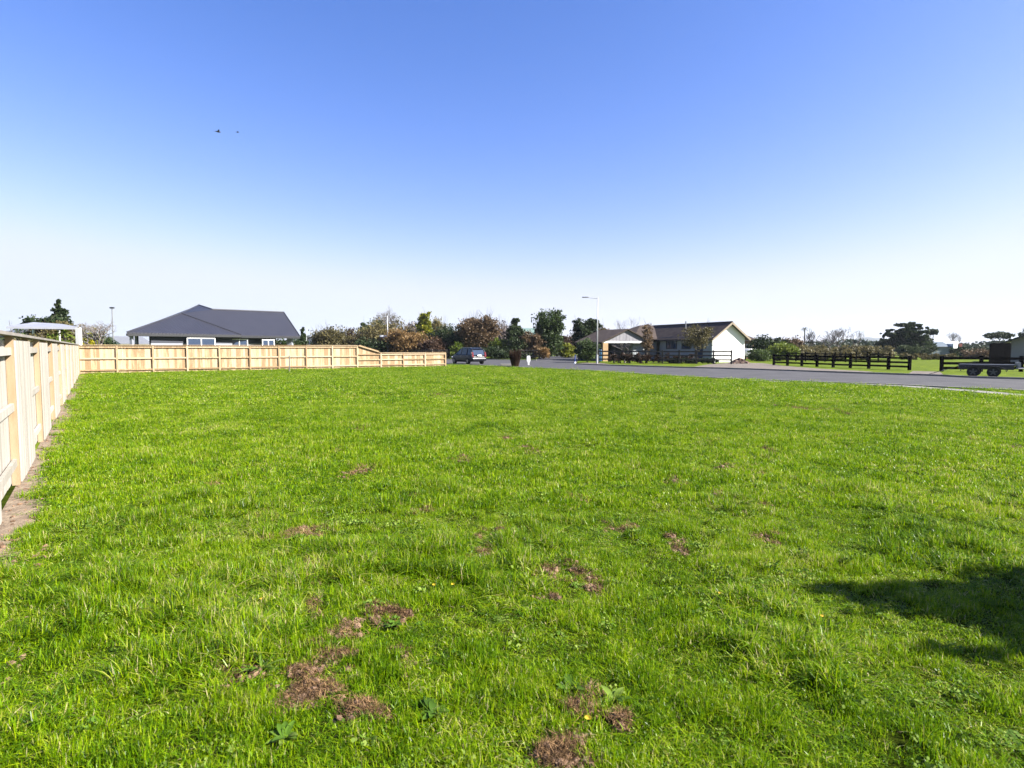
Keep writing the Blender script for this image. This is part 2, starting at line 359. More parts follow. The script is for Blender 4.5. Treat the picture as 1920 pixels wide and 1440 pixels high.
# local +x runs toward the camera, local +y is to the ... compute which side faces the lawn
lx = Vector((-LD.x, -LD.y, 0)); ly = Vector((-lx.y, lx.x, 0)); side_s = 1 if ly.dot(FD) > 0 else -1
BAY = 2.0; nb = 20
for b in range(nb+1):
    x = b*BAY
    pbox('post', M['pine_orange'], lf, (x, side_s*.0, .9), (.10, .075, 1.80), rz=random.uniform(-.01, .01))
    if b == nb: break
    # bay index so that the boarded-near panel spans Y 6.8..8.46
    nearface = (b % 2 == 1)
    s = side_s if nearface else -side_s
    for zz in (.28, .95, 1.62):
        pbox('rail', M['pine_pale'], lf, (x+BAY/2, s*-.0, zz), (BAY-.10, .04, .09))
    paling_bay(lf, x+.02, 13, (BAY-.04)/13, s*.050, 1.72, M['pine_pale'], bw=.147)
for b in range(nb//2):
    pbox('capping_rail', M['grey_timber'], lf, (b*2*BAY+BAY, 0, 1.785+.035), (2*BAY-.006, .15, .035))
# back fence
bf = thing('paling_fence', 'honey coloured paling fence across the back of the lawn, stepping down at its right end', 'fence', corner+FD*.02, math.atan2(FD.y, FD.x))
bay = 1.98; nbb = 13
for b in range(nbb+1):
    x = b*bay; h = 1.78 if b <= 9 else 1.18
    pbox('post', M['pine'], bf, (x, -.0, h/2), (.10, .10, h))
    if b == nbb: break
    tall = b < 9
    zs = (.22, .95, 1.66) if tall else ((.22, .66, 1.08))
    for zz in zs:
        pbox('rail', M['pine'], bf, (x+bay/2, -.005, zz), (bay-.10, .05, .09))
    if b == 9:
        paling_bay(bf, x, 13, bay/13, .062, 1.74, M['pine'], h2=1.16)
        o = pbox('capping_rail', M['pine'], bf, (x+bay/2, -.005, 1.50), (math.hypot(bay, .58), .16, .035), ry=math.atan2(.58, bay))
        pbox('rail', M['pine'], bf, (x+bay/2, -.005, 1.56), (math.hypot(bay-.2, .5)-.15, .045, .08), ry=math.atan2(.58, bay))
    else:
        h = 1.74 if tall else 1.15
        paling_bay(bf, x, 13, bay/13, .062, h, M['pine'])
        pbox('capping_rail', M['pine'], bf, (x+bay/2, -.005, h+.058), (bay-.006, .16, .035))
# stakes in front of it
for px, y0, hh, lb in ((543, 698, 1.10, 'taller thin weathered stake in the grass before the tall back fence'), (722, 688.6, .62, 'short thin stake before the low end of the back fence')):
    p = G(px, y0)
    o = MB().box((0, 0, hh/2), (.06, .045, hh), ry=.02).build('stake', M['grey_timber']); o.location = p; tag(o, lb, 'stake')

# ------------------------------------------------------------------ post and rail fences
def rail_fence(label, pts, h, posts, rails, mat, pw=.15, rh=.14, name='rail_fence', tall=()):
    a = Vector(pts[0]); b = Vector(pts[1]); a.z = b.z = 0; d = b-a; Ln = d.length
    t = thing(name, label, 'fence', a, math.atan2(d.y, d.x))
    for i in range(posts):
        x = Ln*i/(posts-1)
        pbox('post', mat, t, (x, .0, (h+.07)/2), (pw, pw, h+.07), rz=random.uniform(-.05, .05), ry=random.uniform(-.01, .01))
    for zz in rails:
        for i in range(posts-1):
            x = Ln*(i+.5)/(posts-1)
            pbox('rail', mat, t, (x, -pw/2-.024, zz+random.uniform(-.015, .015)), (Ln/(posts-1)-.01, .045, rh))
    return t
rail_fence('dark brown post and rail fence in front of the white gabled house', (G(1122, 680.5), G(1371, 682.8)), 1.30, 9, (.42, .82, 1.22), M['dark_timber'])
rail_fence('black post and rail fence beyond the road, between the gravel verge and the driveway gap', (G(1451, 684.5), G(1705, 694.2)), .98, 9, (.25, .56, .88), M['black_timber'], pw=.17)
rail_fence('thinner dark post and rail fence farther back, seen through the black fence', (G(1475, 677.0), G(1668, 680.3)), 1.05, 11, (.3, .6, .9), M['black_timber'], pw=.12, rh=.10)
rail_fence('black post and rail fence behind the parked trailer at the right edge', (G(1765, 696.5), G(1990, 697.5)), 1.0, 4, (.25, .58, .90), M['black_timber'], pw=.17, rh=.17)
rail_fence('weathered brown rail fence under the autumn trees, left of the navy car', (XY(640, 96), XY(838, 84)), 1.30, 9, (.4, .8, 1.2), M['brown_rail'], rh=.12)
rail_fence('grey rail fence behind the navy car', (XY(842, 84.5), XY(905, 82)), 1.25, 4, (.4, .8, 1.18), M['dark_timber'], rh=.10)
rail_fence('dark rail fence behind the white marker post', (XY(975, 84), XY(1012, 84)), 1.25, 4, (.35, .75, 1.18), M['dark_timber'], rh=.10)

# ------------------------------------------------------------------ houses
def loc(t, p):                                # world point to local point of a thing
    m = Matrix.Translation(t.location) @ Matrix.Rotation(t.rotation_euler.z, 4, 'Z'); return m.inverted() @ Vector(p)
def window(t, c, wd, h, ry, frame, depth=.08, cols=2, name='window'):
    """c centre on wall face, facing local -y rotated by ry about z"""
    fr = MB(); fw = .06
    m = Matrix.Translation(c) @ Matrix.Rotation(ry, 4, 'Z')
    def bx(mb, cx, cz, w_, h_, cy=0, d_=depth): mb.box(m @ Vector((cx, cy, cz)), (w_, d_, h_), rz=ry)
    bx(fr, 0, h/2, wd, fw); bx(fr, 0, -h/2, wd, fw); bx(fr, -wd/2+fw/2, 0, fw, h-fw-.002); bx(fr, wd/2-fw/2, 0, fw, h-fw-.002)
    for i in range(1, cols): bx(fr, -wd/2+wd*i/cols, 0, fw, h-fw-.002)
    f = fr.build(name, frame, t)
    for i in range(cols):
        gl = MB(); bx(gl, -wd/2+wd*(i+.5)/cols, 0, wd/cols-.05, h-.05, .01, .02)
        gl.build('pane', M['glass'], f)
    return f

# --- house 1: dark steel roof behind the back fence
hd = Vector((.70, .714, 0)); hn = Vector((-.714, .70, 0))
A = P(238, 623, 42.5); B = P(452, 627.8, 48.8); W = P(340, 587.5, 49.0); Mx = P(373, 572, 54.5)
R1 = P(398, 580, 54.8); R2 = P(532, 585.4, 58.6); Dd = P(562, 630, 55.2); Cc = P(450, 628.5, 50.0)
pn = (Dd-Cc).cross(R2-Cc); cam0 = Vector((0, 0, CAMH)); r_ = R1-cam0; R1 = cam0+r_*(pn.dot(Cc-cam0)/pn.dot(r_))
E = Dd+hn*9.5; E.z = Dd.z; Fk = Vector((A.x*1.24+.5, A.y*1.24, A.z))
h1 = thing('house', 'single storey house with a large dark ribbed steel roof behind the back fence', 'house', ((A+hd*.5)[0], (A+hd*.5)[1], 0), 0)
lo = lambda p: loc(h1, p)
rf = MB()
def rface(mb, pts, th=.10):
    p = [lo(q) for q in pts]
    n = (p[1]-p[0]).cross(p[2]-p[0])
    if n.z < 0: p = p[::-1]
    mb.slab(p, th)
rface(rf, [A, B, W])
roof = rf.build('roof', M['steelroof'], h1)
rf = MB(); 
for f in ([W, B, Cc], [W, Cc, R1], [W, R1, Mx], [Cc, Dd, R2], [Cc, R2, R1], [A, W, Mx], [A, Mx, Fk], [Mx, R1, Fk], [R1, R2, Fk], [R2, E, Fk]): rface(rf, f)
rf.build('roof', M['steelroof_b'], h1)
cp = MB()
for a, b in ((A, W), (W, B), (W, Mx), (Mx, R1), (R1, R2), (R2, Dd)):
    cp.tube(lo(a)+Vector((0, 0, .02)), lo(b)+Vector((0, 0, .02)), .05, n=6)
cp.build('ridge_cap', mk('roof flashing', (.06, .062, .08), rough=.5), roof)
gt = MB()
for a, b in ((A, B), (B, Cc), (Cc, Dd), (Fk, A)):
    a_, b_ = lo(a), lo(b); d = (b_-a_); gt.box((a_+b_)/2+Vector((0, 0, -.16)), (d.length, .12, .15), rz=math.atan2(d.y, d.x))
gt.build('gutter', M['dark_trim'], h1)
def wallseg(t, a, b, z0, z1, mat, th=.16, name='wall'):
    a, b = Vector(a), Vector(b); d = b-a; c = (a+b)/2
    return pbox(name, mat, t, (c.x, c.y, (z0+z1)/2), (round(d.length, 3), th, z1-z0), rz=math.atan2(d.y, d.x))
ins = .55
a0 = lo(A+hd*1.6+hn*ins); b0 = lo(B-hd*.55+hn*ins); c0 = lo(Cc+hn*ins-hd*.4); d0 = lo(Dd-hd*2.1+hn*ins)
for p in (a0, b0, c0, d0): p.z = 0
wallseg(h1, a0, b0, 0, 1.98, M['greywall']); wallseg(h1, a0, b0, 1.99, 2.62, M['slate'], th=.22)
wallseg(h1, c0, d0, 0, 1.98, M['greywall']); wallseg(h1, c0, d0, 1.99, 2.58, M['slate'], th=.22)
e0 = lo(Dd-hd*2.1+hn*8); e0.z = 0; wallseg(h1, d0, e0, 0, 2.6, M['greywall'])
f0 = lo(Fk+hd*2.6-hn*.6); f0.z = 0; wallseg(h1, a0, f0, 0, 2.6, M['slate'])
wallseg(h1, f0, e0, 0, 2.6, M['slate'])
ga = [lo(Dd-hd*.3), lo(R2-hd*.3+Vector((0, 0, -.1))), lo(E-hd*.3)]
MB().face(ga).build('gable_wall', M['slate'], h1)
for q in (A+hd*.35+hn*.35, A+hd*1.2+hn*2.6):
    q = lo(q); pbox('verandah_post', M['greywall'], h1, (q.x, q.y, 1.28), (.18, .18, 2.56))
q = lo(Dd-hd*.7+hn*.5); pbox('verandah_post', M['greywall'], h1, (q.x, q.y, 1.25), (.45, .45, 2.5))
ang = math.atan2(hd.y, hd.x)
def on_wall(px, base, dirv, z):              # point of a wall plane under a sight column
    d = ray(px, 640); t_ = None
    ax, ay = base.x, base.y; # solve base + dirv*s = k*(d.x,d.y)
    det = dirv.x*(-d.y)-dirv.y*(-d.x)
    s = ((-ax)*(-d.y)-(-ay)*(-d.x))/det
    return Vector((ax+dirv.x*s, ay+dirv.y*s, z))
wa = A+hd*1.6+hn*ins; wc = Cc+hn*ins
for (p0, p1, base, z, h, cols) in ((350, 403, wa, 1.95, .80, 2), (432, 464, wa+hd*0, 1.95, .75, 2), (491, 514, wc, 1.9, .8, 2)):
    if p0 == 432: base = wc
    q0 = on_wall(p0, base-hn*.10, hd, z); q1 = on_wall(p1, base-hn*.10, hd, z)
    c = lo((q0+q1)/2-hn*.04); window(h1, c, (q1-q0).length, h, ang, M['white_trim'], cols=cols)

# --- house 2: white gable house beyond the road
ux = Vector((.912, .41, 0)); angg = math.atan2(ux.y, ux.x)
g0 = XY(1337, 65)
h2 = thing('house', 'white gabled house with a long brown tiled roof and an attached carport beyond the road', 'house', g0, angg)
WD, LG, EV, RG = 4.6, 16.8, 2.85, 4.42
gwm = MB(); gwm.slab([(0, 0, EV), (0, 0, 0), (WD, 0, 0), (WD, 0, EV), (WD/2, 0, RG-.06)], 0)
gw = MB()
prof = [(0, 0), (WD, 0), (WD, EV), (WD/2, RG-.1), (0, EV)]
gw.loft([[Vector((x, 0, z)) for x, z in prof], [Vector((x, .16, z)) for x, z in prof]])
gw.build('gable_wall', M['white_wall'], h2)
nbd = 15                                     # long wall of overlapping boards
for i in range(19):
    pbox('weatherboard', M['blue_wall'], h2, (-.012, 4.6, .075+i*.15), (.03, 9.1, .158), ry=R(4))
pbox('wall', M['blue_wall'], h2, (.09, 4.7, EV/2), (.14, 9.0, EV-.02))
pbox('wall', M['white_wall'], h2, (WD-.08, 8.5, EV/2), (.15, 16.6, EV-.02))
pbox('wall', M['white_wall'], h2, (WD/2, LG, EV/2), (WD-.4, .15, EV-.02))
pbox('corner_board', M['white_trim'], h2, (-.02, .05, EV/2), (.09, .12, EV))
def gable_roof(t, x0, x1, y0, y1, ev, rg, ov, mat, th=.12, dr=.18):
    xm = (x0+x1)/2; sl_ = (rg-ev)/(xm-x0); r = MB()
    r.slab([(x0-ov, y0-ov, ev-sl_*ov), (xm, y0-ov, rg), (xm, y1+ov, rg), (x0-ov, y1+ov, ev-sl_*ov)][::-1], th)
    r.slab([(xm, y0-ov, rg), (x1+ov, y0-ov, ev-sl_*ov), (x1+ov, y1+ov, ev-sl_*ov), (xm, y1+ov, rg)][::-1], th)
    ro = r.build('roof', mat, t); return ro, xm, sl_
ro, xm, slp = gable_roof(h2, 0, WD, 0, LG, EV, RG, .42, M['brownroof'])
MB().tube((xm, -.42, RG+.02), (xm, LG, RG+.02), .09, n=6).build('ridge_cap', M['brownroof'], ro)
for s in (-1, 1):
    a = Vector((xm, -.45, RG-.10)); b = Vector((xm+s*(WD/2+.42), -.45, EV-slp*.42-.10)); d = b-a
    m = MB(); m.box((a+b)/2, (d.length, .05, .2), ry=-math.atan2(d.z, d.x)); m.build('barge_board', M['brown_trim'], h2)
MB().box((-.46, LG/2-3, EV-slp*.42-.12), (.10, 11, .12)).build('gutter', M['dark_trim'], h2)
MB().tube((-.07, .12, 0), (-.07, .12, EV-.2), .045, n=8).build('downpipe', M['white_trim'], h2)
MB().tube((xm-1, 6, 3.9), (xm-1, 6, 4.75), .07, n=8).build('vent_pipe', M['galv'], h2)
# cross block with hipped end
cr = MB(); X0, X1, Y0, Y1 = -3.8, WD+.3, 9.4, 17.6; hz = EV-.15; pk = 4.50
a, b, c, d = (X0, Y0, hz), (X1, Y0, hz), (X1, Y1, hz), (X0, Y1, hz); r1 = (.2, 13.5, pk); r2 = (WD/2+.4, 13.5, pk)
for f in ([a, b, r2, r1], [c, d, r1, r2], [d, a, r1], [b, c, r2]): cr.slab(f, .1)
cr.build('roof', M['brownroof'], h2)
pbox('wall', M['blue_wall'], h2, (-3.4, 13.5, hz/2-.06), (.15, 7.2, hz-.12)); pbox('wall', M['blue_wall'], h2, (-1.6, 9.95, hz/2-.06), (3.4, .15, hz-.12))
pbox('wall', M['blue_wall'], h2, (.5, 17.1, hz/2-.06), (7.6, .15, hz-.12))
# carport with clad gable
CX0, CX1, CY0, CY1, CE, CR = -8.3, -1.5, 9.2, 15.0, 2.40, 3.86
cxm = (CX0+CX1)/2
pr = [(CX0+.05, CE), (CX1-.05, CE), (cxm, CR-.08)]
m = MB(); m.loft([[Vector((x, CY0, z)) for x, z in pr], [Vector((x, CY0+.1, z)) for x, z in pr]]); m.build('gable_wall', M['lilac'], h2)
for i in range(13):
    x = CX0+.5+i*.48
    if CX0+.4 < x < CX1-.3:
        hh = (CR-CE)*(1-abs(x-cxm)/(cxm-CX0))-.12
        if hh > .1: pbox('batten', M['lilac'], h2, (x, CY0-.005, CE+.02+hh/2), (.035, .02, round(hh, 2)))
gable_roof(h2, CX0, CX1, CY0, CY1, CE, CR, .3, M['brownroof'])
pbox('beam', M['white_trim'], h2, (cxm, CY0+.05, CE-.13), (CX1-CX0, .16, .22))
pbox('pillar', M['ochre'], h2, (CX0+.38, CY0+.1, (CE-.25)/2), (.70, .35, CE-.25))
pbox('pillar', M['ochre'], h2, (CX1-.15, CY0+.1, (CE-.25)/2), (.30, .35, CE-.25))
pbox('wall', M['slate'], h2, (cxm, CY1-.1, CE/2), (CX1-CX0-.2, .15, CE-.02))
pbox('wall', M['slate'], h2, (CX0+.1, (CY0+CY1)/2+.2, CE/2), (.14, CY1-CY0-.8, CE-.02))
for y_, wdt in ((6.9, 1.9), (4.3, 1.5)):
    window(h2, Vector((-.05, y_, 1.95)), wdt, .95, R(-90), M['dark_trim'], cols=3)
window(h2, Vector((-.05, 2.0, 1.2)), .9, 2.0, R(-90), M['dark_trim'], cols=1, name='door')

# --- house 3 behind it
def simple_house(label, px0, px1, Y, yeave, yridge, depth, wallm, roofm, rot=0, hip=0, ov=.4, wins=(), gable_front=False, door=None, name='house', cat='house'):
    a = XY(px0, Y); b = XY(px1, Y); wd = (b-a).length
    ev = P(px0, yeave, Y).z; rg = P(px0, yridge, Y).z
    t = thing(name, label, cat, a, rot)
    if gable_front:
        pr = [(0, 0), (wd, 0), (wd, ev), (wd/2, rg-.1), (0, ev)]
        for yy in (0, depth-.15):
            m = MB(); m.loft([[Vector((x, yy, z)) for x, z in pr], [Vector((x, yy+.15, z)) for x, z in pr]]); m.build('gable_wall', wallm, t)
        for x in (.08, wd-.08): pbox('wall', wallm, t, (x, depth/2, ev/2), (.15, depth-.34, ev-.02))
        gable_roof(t, 0, wd, 0, depth, ev, rg, ov, roofm)
    else:
        for yy in (.08, depth-.08): pbox('wall', wallm, t, (wd/2, yy, ev/2), (wd, .15, ev-.02))
        for x in (.08, wd-.08): pbox('wall', wallm, t, (x, depth/2, ev/2), (.15, depth-.34, ev-.03))
        m = MB(); a_ = (-ov, -ov, ev); b_ = (wd+ov, -ov, ev); c_ = (wd+ov, depth+ov, ev); d_ = (-ov, depth+ov, ev)
        r1 = (hip if hip else -ov, depth/2, rg); r2 = (wd-hip if hip else wd+ov, depth/2, rg)
        for f in ([a_, b_, r2, r1], [c_, d_, r1, r2], [d_, a_, r1], [b_, c_, r2]): m.slab(f, .1)
        m.build('roof', roofm, t)
        MB().box((wd/2, -ov-.04, ev-.08), (wd+2*ov, .08, .12)).build('gutter', M['dark_trim'], t)
    for (x, z, w_, h_) in wins: window(t, Vector((x*wd, -.03, z)), w_, h_, 0, M['white_trim'])
    return t
simple_house('small brown roofed house just right of the white gable', 1372, 1417, 85, 638, 621, 6, M['ochre'], M['brownroof'], hip=1.6, wins=((.72, 1.5, .9, 1.1),))
h4 = simple_house('beige house with a dark roof cut by the right edge of the photo', 1896, 2075, 61, 636, 598, 10, M['beige'], M['dark_trim'], rot=R(-41), gable_front=True, ov=.9, wins=((.55, 1.5, 1.6, 1.1),))
for i in range(15): pbox('weatherboard', M['beige'], h4, (4.9, -.02, .09+i*.165), (9.7, .03, .16), rx=R(-4))
sh = simple_house('blue grey steel shed with a white end among the far trees', 1744, 1782, 125, 650, 641, 5, M['shedblue'], M['shedblue'], ov=.15)
m = MB(); m.loft([[Vector((4.5, -.6, 0)), Vector((4.5, -.6, 2.4)), Vector((6.2, .4, 2.9)), Vector((6.2, .4, 0))], [Vector((4.5, 4, 0)), Vector((4.5, 4, 2.4)), Vector((6.2, 4, 2.9)), Vector((6.2, 4, 0))]]); m.build('lean_to', M['white_wall'], sh)
pbox('door', M['red'], sh, (6.6, .3, 1.2), (.6, .2, 2.4))
simple_house('house with a mint green roof between the trees', 984, 1012, 105, 640, 614, 8, M['beige'], M['mint'], hip=.0, ov=.3)
simple_house('small white house with a brown roof right of the steel roofed house', 578, 606, 100, 634, 628, 7, M['white_wall'], M['brownroof'], gable_front=True, wins=((.5, 1.4, .8, .9),))
simple_house('pale house glimpsed behind the car through the autumn trees', 868, 926, 110, 639, 628, 7, M['greywall'], M['brownroof'], hip=2, wins=((.3, 1.4, 1.4, 1.1), (.75, 1.4, 1.4, 1.1)))
simple_house('small white gabled house left of the steel roofed house, behind the bare tree', 194, 224, 75, 640, 630, 6, M['white_wall'], M['galv'], gable_front=True, wins=((.7, 1.6, .5, .9),))
simple_house('grey roofed house at the left edge above the fence', -70, 30, 52, 630, 613, 8, M['white_wall'], M['galv'], hip=3)
# open carport roof at left
cpr = thing('carport', 'open carport with a thin flat roof and white posts above the fence corner', 'carport', XY(80, 42))
l_ = lambda p: loc(cpr, p)
mb = MB(); mb.slab([l_(P(12.5, 611.7, 40)), l_(P(146, 612.6, 42)), l_(P(117, 607.5, 48)), l_(P(63, 604, 46))], .06); mb.build('roof', M['greywall'], cpr)
for px, Y, s_ in ((32, 41, .12), (148.5, 41.5, .26), (64, 45.5, .12), (112, 47, .12)):
    q = l_(XY(px, Y)); zt = 3.0; pbox('post', M['white_wall'], cpr, (q.x, q.y, zt/2), (s_, s_, zt))
mb = MB(); q = l_(P(12.5, 612, 40)); q2 = l_(P(146, 613, 42)); d = q2-q; mb.box((q+q2)/2+Vector((0, -.06, -.1)), (d.length, .06, .12), rz=math.atan2(d.y, d.x)); mb.build('fascia', M['greywall'], cpr)
# black boarded fence next to the beige house
bft = thing('board_fence', 'tall black boarded fence beside the beige house at right', 'fence', XY(1858, 58))
for i in range(13): pbox('paling', M['black_timber'], bft, (.08+i*.152, 0, 1.03), (.148, .02, 2.05))
for i in (0, 1.95): pbox('post', M['black_timber'], bft, (i, .07, 1.0), (.1, .1, 2.0))
for z in (.4, 1.6): pbox('rail', M['black_timber'], bft, (.97, .04, z), (1.9, .04, .09))

# ------------------------------------------------------------------ street furniture
def street_lamp(label, px, ybase, ytop, Y=None, arm=-1, head=(.55, .13, .07), armlen=.9, r=.055, mat=None, rise=0.1):
    b = G(px, ybase) if Y is None else XY(px, Y)
    h = P(px, ytop, b.y).z; t = thing('street_lamp', label, 'street lamp', (b.x, b.y, 0)); mat = mat or M['steel_white']
    MB().tube((0, 0, 0), (0, 0, .9), r*1.35, n=10).build('base', mat, t)
    MB().tube((0, 0, .9), (0, 0, h), r, r*.6, n=10).build('pole', mat, t, smooth=True)
    MB().tube((0, 0, h-.15), (arm*armlen, 0, h-.15+rise), r*.5, r*.4, n=8).build('arm', mat, t)
    m = MB(); x0 = arm*armlen; z = h-.13+rise
    m.loft([[Vector((x0+arm*u, s*wd, z+q)) for s, q in ((-1, -.03), (1, -.03), (.7, .05), (-.7, .05))] for u, wd in ((0, .05), (.15, .12), (.5, .13), (.65, .05))])
    m.build('lamp_head', M['plastic'] if r > .06 else mat, t)
    return t
street_lamp('tall galvanised street lamp on the corner island left of the white gabled house', 1119.5, 682, 557, r=.075)
bl = street_lamp('pale street lamp with a street name sign, in front of the autumn trees', 727, 0, 592, Y=88, armlen=1.0, r=.095)
sg = MB(); z = P(727, 630, 88).z
sg.box((-.62, 0, z), (1.05, .03, .26)); sg.build('name_sign', M['white_trim'], bl)
MB().box((-.38, 0, z-.30), (.62, .03, .22)).build('name_sign', M['bluesign'], bl)
t = thing('utility_pole', 'thin pole with a small dark head above the bare tree left of the steel roof', 'pole', XY(213, 70))
MB().tube((0, 0, 0), (0, 0, P(213, 578, 70).z), .09, .05, n=8).build('pole', M['galv'], t)
MB().box((0, 0, P(213, 578, 70).z+.05), (.42, .25, .16)).build('lamp_head', M['plastic'], t)
t = MB().tube((0, 0, 0), (0, 0, P(575, 615, 80).z), .06, n=8).build('utility_pole', M['steel_white']); t.location = XY(575, 80); tag(t, 'slim white pole between the steel roofed house and the small white house', 'pole')
# marker posts
b = G(991, 685.6); t = thing('marker_post', 'white round topped marker post at the kerb right of the brown shrub', 'marker post', b)
m = MB(); prof = [(0, .07), (.18, .07), (.34, .10), (.42, .16), (.80, .165), (.87, .13), (.90, .05)]
m.loft([[Vector((s*wd, q*.05, z)) for s, q in ((-1, -1), (1, -1), (1, 1), (-1, 1))] for z, wd in prof]); m.build('panel', M['white_trim'], t, bevel=.01)
MB().box((0, 0, .03), (.34, .3, .06)).build('base', M['concrete'], t)
b = G(1078, 682.6); t = thing('marker_post', 'slim blue and white marker post on the point of the corner island', 'marker post', b)
MB().tube((0, 0, 0), (0, 0, .22), .15, .07, n=10).build('base', M['white_trim'], t)
MB().tube((0, 0, .22), (0, 0, .95), .055, .04, n=8).build('pole', M['bluesign'], t)
o = MB().box((0, 0, .12), (1.0, .5, .24)).build('concrete_block', M['concrete'], bevel=.03); o.location = G(949, 687.5); tag(o, 'low pale concrete block on the kerb left of the brown shrub', 'concrete block')
# brick heap
random.seed(5)
hp = thing('brick_heap', 'low heap of old bricks at the foot of the white gable', 'brick heap', G(1386, 681.5))
for i in range(150):
    a = random.uniform(0, 6.28); r = random.random()**.6; h = max(.04, .62*(1-r**1.3)*random.uniform(.5, 1))
    pbox('brick', M['brickheap'], hp, (1.0*r*math.cos(a), .8*r*math.sin(a), h), (.23, .11, .08), rz=random.uniform(0, 3), rx=random.uniform(-.5, .5), ry=random.uniform(-.4, .4))
# covered white trailer
b = XY(1403, 74); cv = thing('covered_trailer', 'small white round topped covered trailer right of the white gable', 'trailer', b, R(20))
m = MB(); rings_ = []
for y_, s in ((-1.0, .8), (-.9, .96), (.9, .96), (1.0, .8)):
    rr = []
    for k in range(14):
        a = 2*math.pi*k/14; cx = math.copysign(abs(math.cos(a))**.5, math.cos(a)); cz = math.copysign(abs(math.sin(a))**.5, math.sin(a))
        rr.append(Vector((.62*s*cx, y_, .93+.56*s*cz)))
    rings_.append(rr)
m.loft(rings_); m.build('body', M['white_wall'], cv, smooth=True)
for s in (-1, 1): MB().tube((s*.55, 0, .28), (s*.70, 0, .28), .28, n=14).build('wheel', M['tyre'], cv)
o = MB().box((0, 0, .7), (.6, .6, 1.4)).build('water_tank', M['blue'], bevel=.1); o.location = XY(1123, 68); tag(o, 'small bright blue tank half hidden behind the street lamp', 'tank')

# ------------------------------------------------------------------ navy car
def wheel(t, x, y, r, wd, rimm, name='wheel'):
    wt = MB(); prof = [(-wd/2, r*.80), (-wd/2, r*.94), (-wd*.3, r), (wd*.3, r), (wd/2, r*.94), (wd/2, r*.80)]
    rr = []
    for yy, q in prof: rr.append([Vector((x+q*math.cos(a), y+yy, r+q*math.sin(a))) for a in [2*math.pi*k/20 for k in range(20)]])
    wt.loft(rr, cap=True); w_ = wt.build(name, M['tyre'], t, smooth=False)
    s = 1 if y > 0 else -1
    rm = MB(); rm.tube((x, y+s*(wd/2-.05), r), (x, y+s*(wd/2-.02), r), r*.66, n=20)
    for k in range(5):
        a = 2*math.pi*k/5+.3; rm.box((x+.32*r*math.cos(a), y+s*(wd/2+.005), r+.32*r*math.sin(a)), (r*.58, .03, .07), ry=-a)
    rm.tube((x, y+s*(wd/2-.02), r), (x, y+s*(wd/2+.02), r), r*.14, n=10)
    rm.build('rim', rimm, w_)
    return w_
cb = G(875.5, 683.2); fwd = R(90+36)
car = thing('parked_car', 'dark navy hatchback parked at the kerb past the right end of the back fence', 'car', (cb.x+.0, cb.y+1.6, 0), fwd)
# local x forward, y left; length 4.1
st_ = [(-2.05, .46, .60, .74), (-2.00, .34, .80, .82), (-1.6, .25, .96, .86), (-.6, .22, .98, .875), (.6, .22, .97, .875), (1.1, .23, .94, .865), (1.6, .26, .86, .83), (1.95, .34, .70, .72), (2.05, .42, .58, .60)]
rr = []
for x, zb, zt, hw in st_:
    pts = []
    for yy, zz in ((-hw*.86, zb), (-hw, zb+.14), (-hw*1.0, (zb+zt)/2), (-hw*.96, zt-.08), (-hw*.84, zt), (hw*.84, zt), (hw*.96, zt-.08), (hw, (zb+zt)/2), (hw, zb+.14), (hw*.86, zb)): pts.append(Vector((x, yy, zz)))
    rr.append(pts)
MB().loft(rr).build('body', M['navy'], car, smooth=False, bevel=.02)
cab = MB(); cr_ = [(-2.0, .92, .79, .92), (-1.72, 1.48, .62, .92), (-1.3, 1.545, .62, .92), (-.2, 1.56, .64, .92), (.35, 1.50, .62, .92), (1.15, .93, .74, .92)]
rr = [[Vector((x, -.79, .90)), Vector((x, -hw, z)), Vector((x, hw, z)), Vector((x, .79, .90))] for x, z, hw, _ in cr_]
cab.loft(rr).build('cabin', M['glass'], car)
rfm = MB(); rr = [[Vector((x, -hw-.01, z)), Vector((x, hw+.01, z)), Vector((x, hw-.03, z+.035)), Vector((x, -hw+.03, z+.035))] for x, z, hw in ((-1.80, 1.46, .60), (-1.3, 1.545, .62), (-.2, 1.56, .64), (.38, 1.49, .62))]
rfm.loft(rr).build('roof_panel', M['navy'], car)
def pillar(a, b, y0, y1, wd=.07):
    for s in (-1, 1):
        m = MB(); m.tube((a[0], s*y0, a[1]), (b[0], s*y1, b[1]), wd/2, n=6); m.build('pillar', M['navy'], car)
pillar((1.15, .93), (.38, 1.5), .755, .63); pillar((.1, .94), (.0, 1.53), .80, .65); pillar((-1.0, .94), (-.95, 1.52), .80, .64, .10); pillar((-1.98, .95), (-1.74, 1.47), .78, .62, .12)
for s in (-1, 1):
    MB().loft([[Vector((-2.06, s*.62, .72)), Vector((-2.06, s*.80, .72)), Vector((-1.98, s*.80, 1.18)), Vector((-1.98, s*.64, 1.18))], [Vector((-1.88, s*.60, .74)), Vector((-1.85, s*.865, .74)), Vector((-1.80, s*.80, 1.18)), Vector((-1.84, s*.62, 1.18))]]).build('tail_light', M['redlens'], car)
    MB().box((.95, s*.93, 1.0), (.16, .18, .13)).build('mirror', M['navy'], car, bevel=.03)
    MB().box((-.5, s*.56, 1.63), (1.9, .03, .04)).build('roof_rail', M['galv'], car)
    MB().box((1.95, s*.55, .66), (.18, .32, .13), rz=-s*.3).build('headlight', M['white_trim'], car)
    for x in (-1.0, .12): MB().box((x-.55+.35, s*.883, .80), (.17, .02, .03)).build('door_handle', M['galv'], car)
MB().box((-2.04, 0, .47), (.14, 1.56, .26)).build('rear_bumper', M['navy'], car, bevel=.05)
MB().box((-2.10, 0, .86), (.02, .46, .13)).build('number_plate', M['white_trim'], car)
MB().box((-1.78, 0, 1.50), (.18, 1.1, .03)).build('spoiler', M['navy'], car)
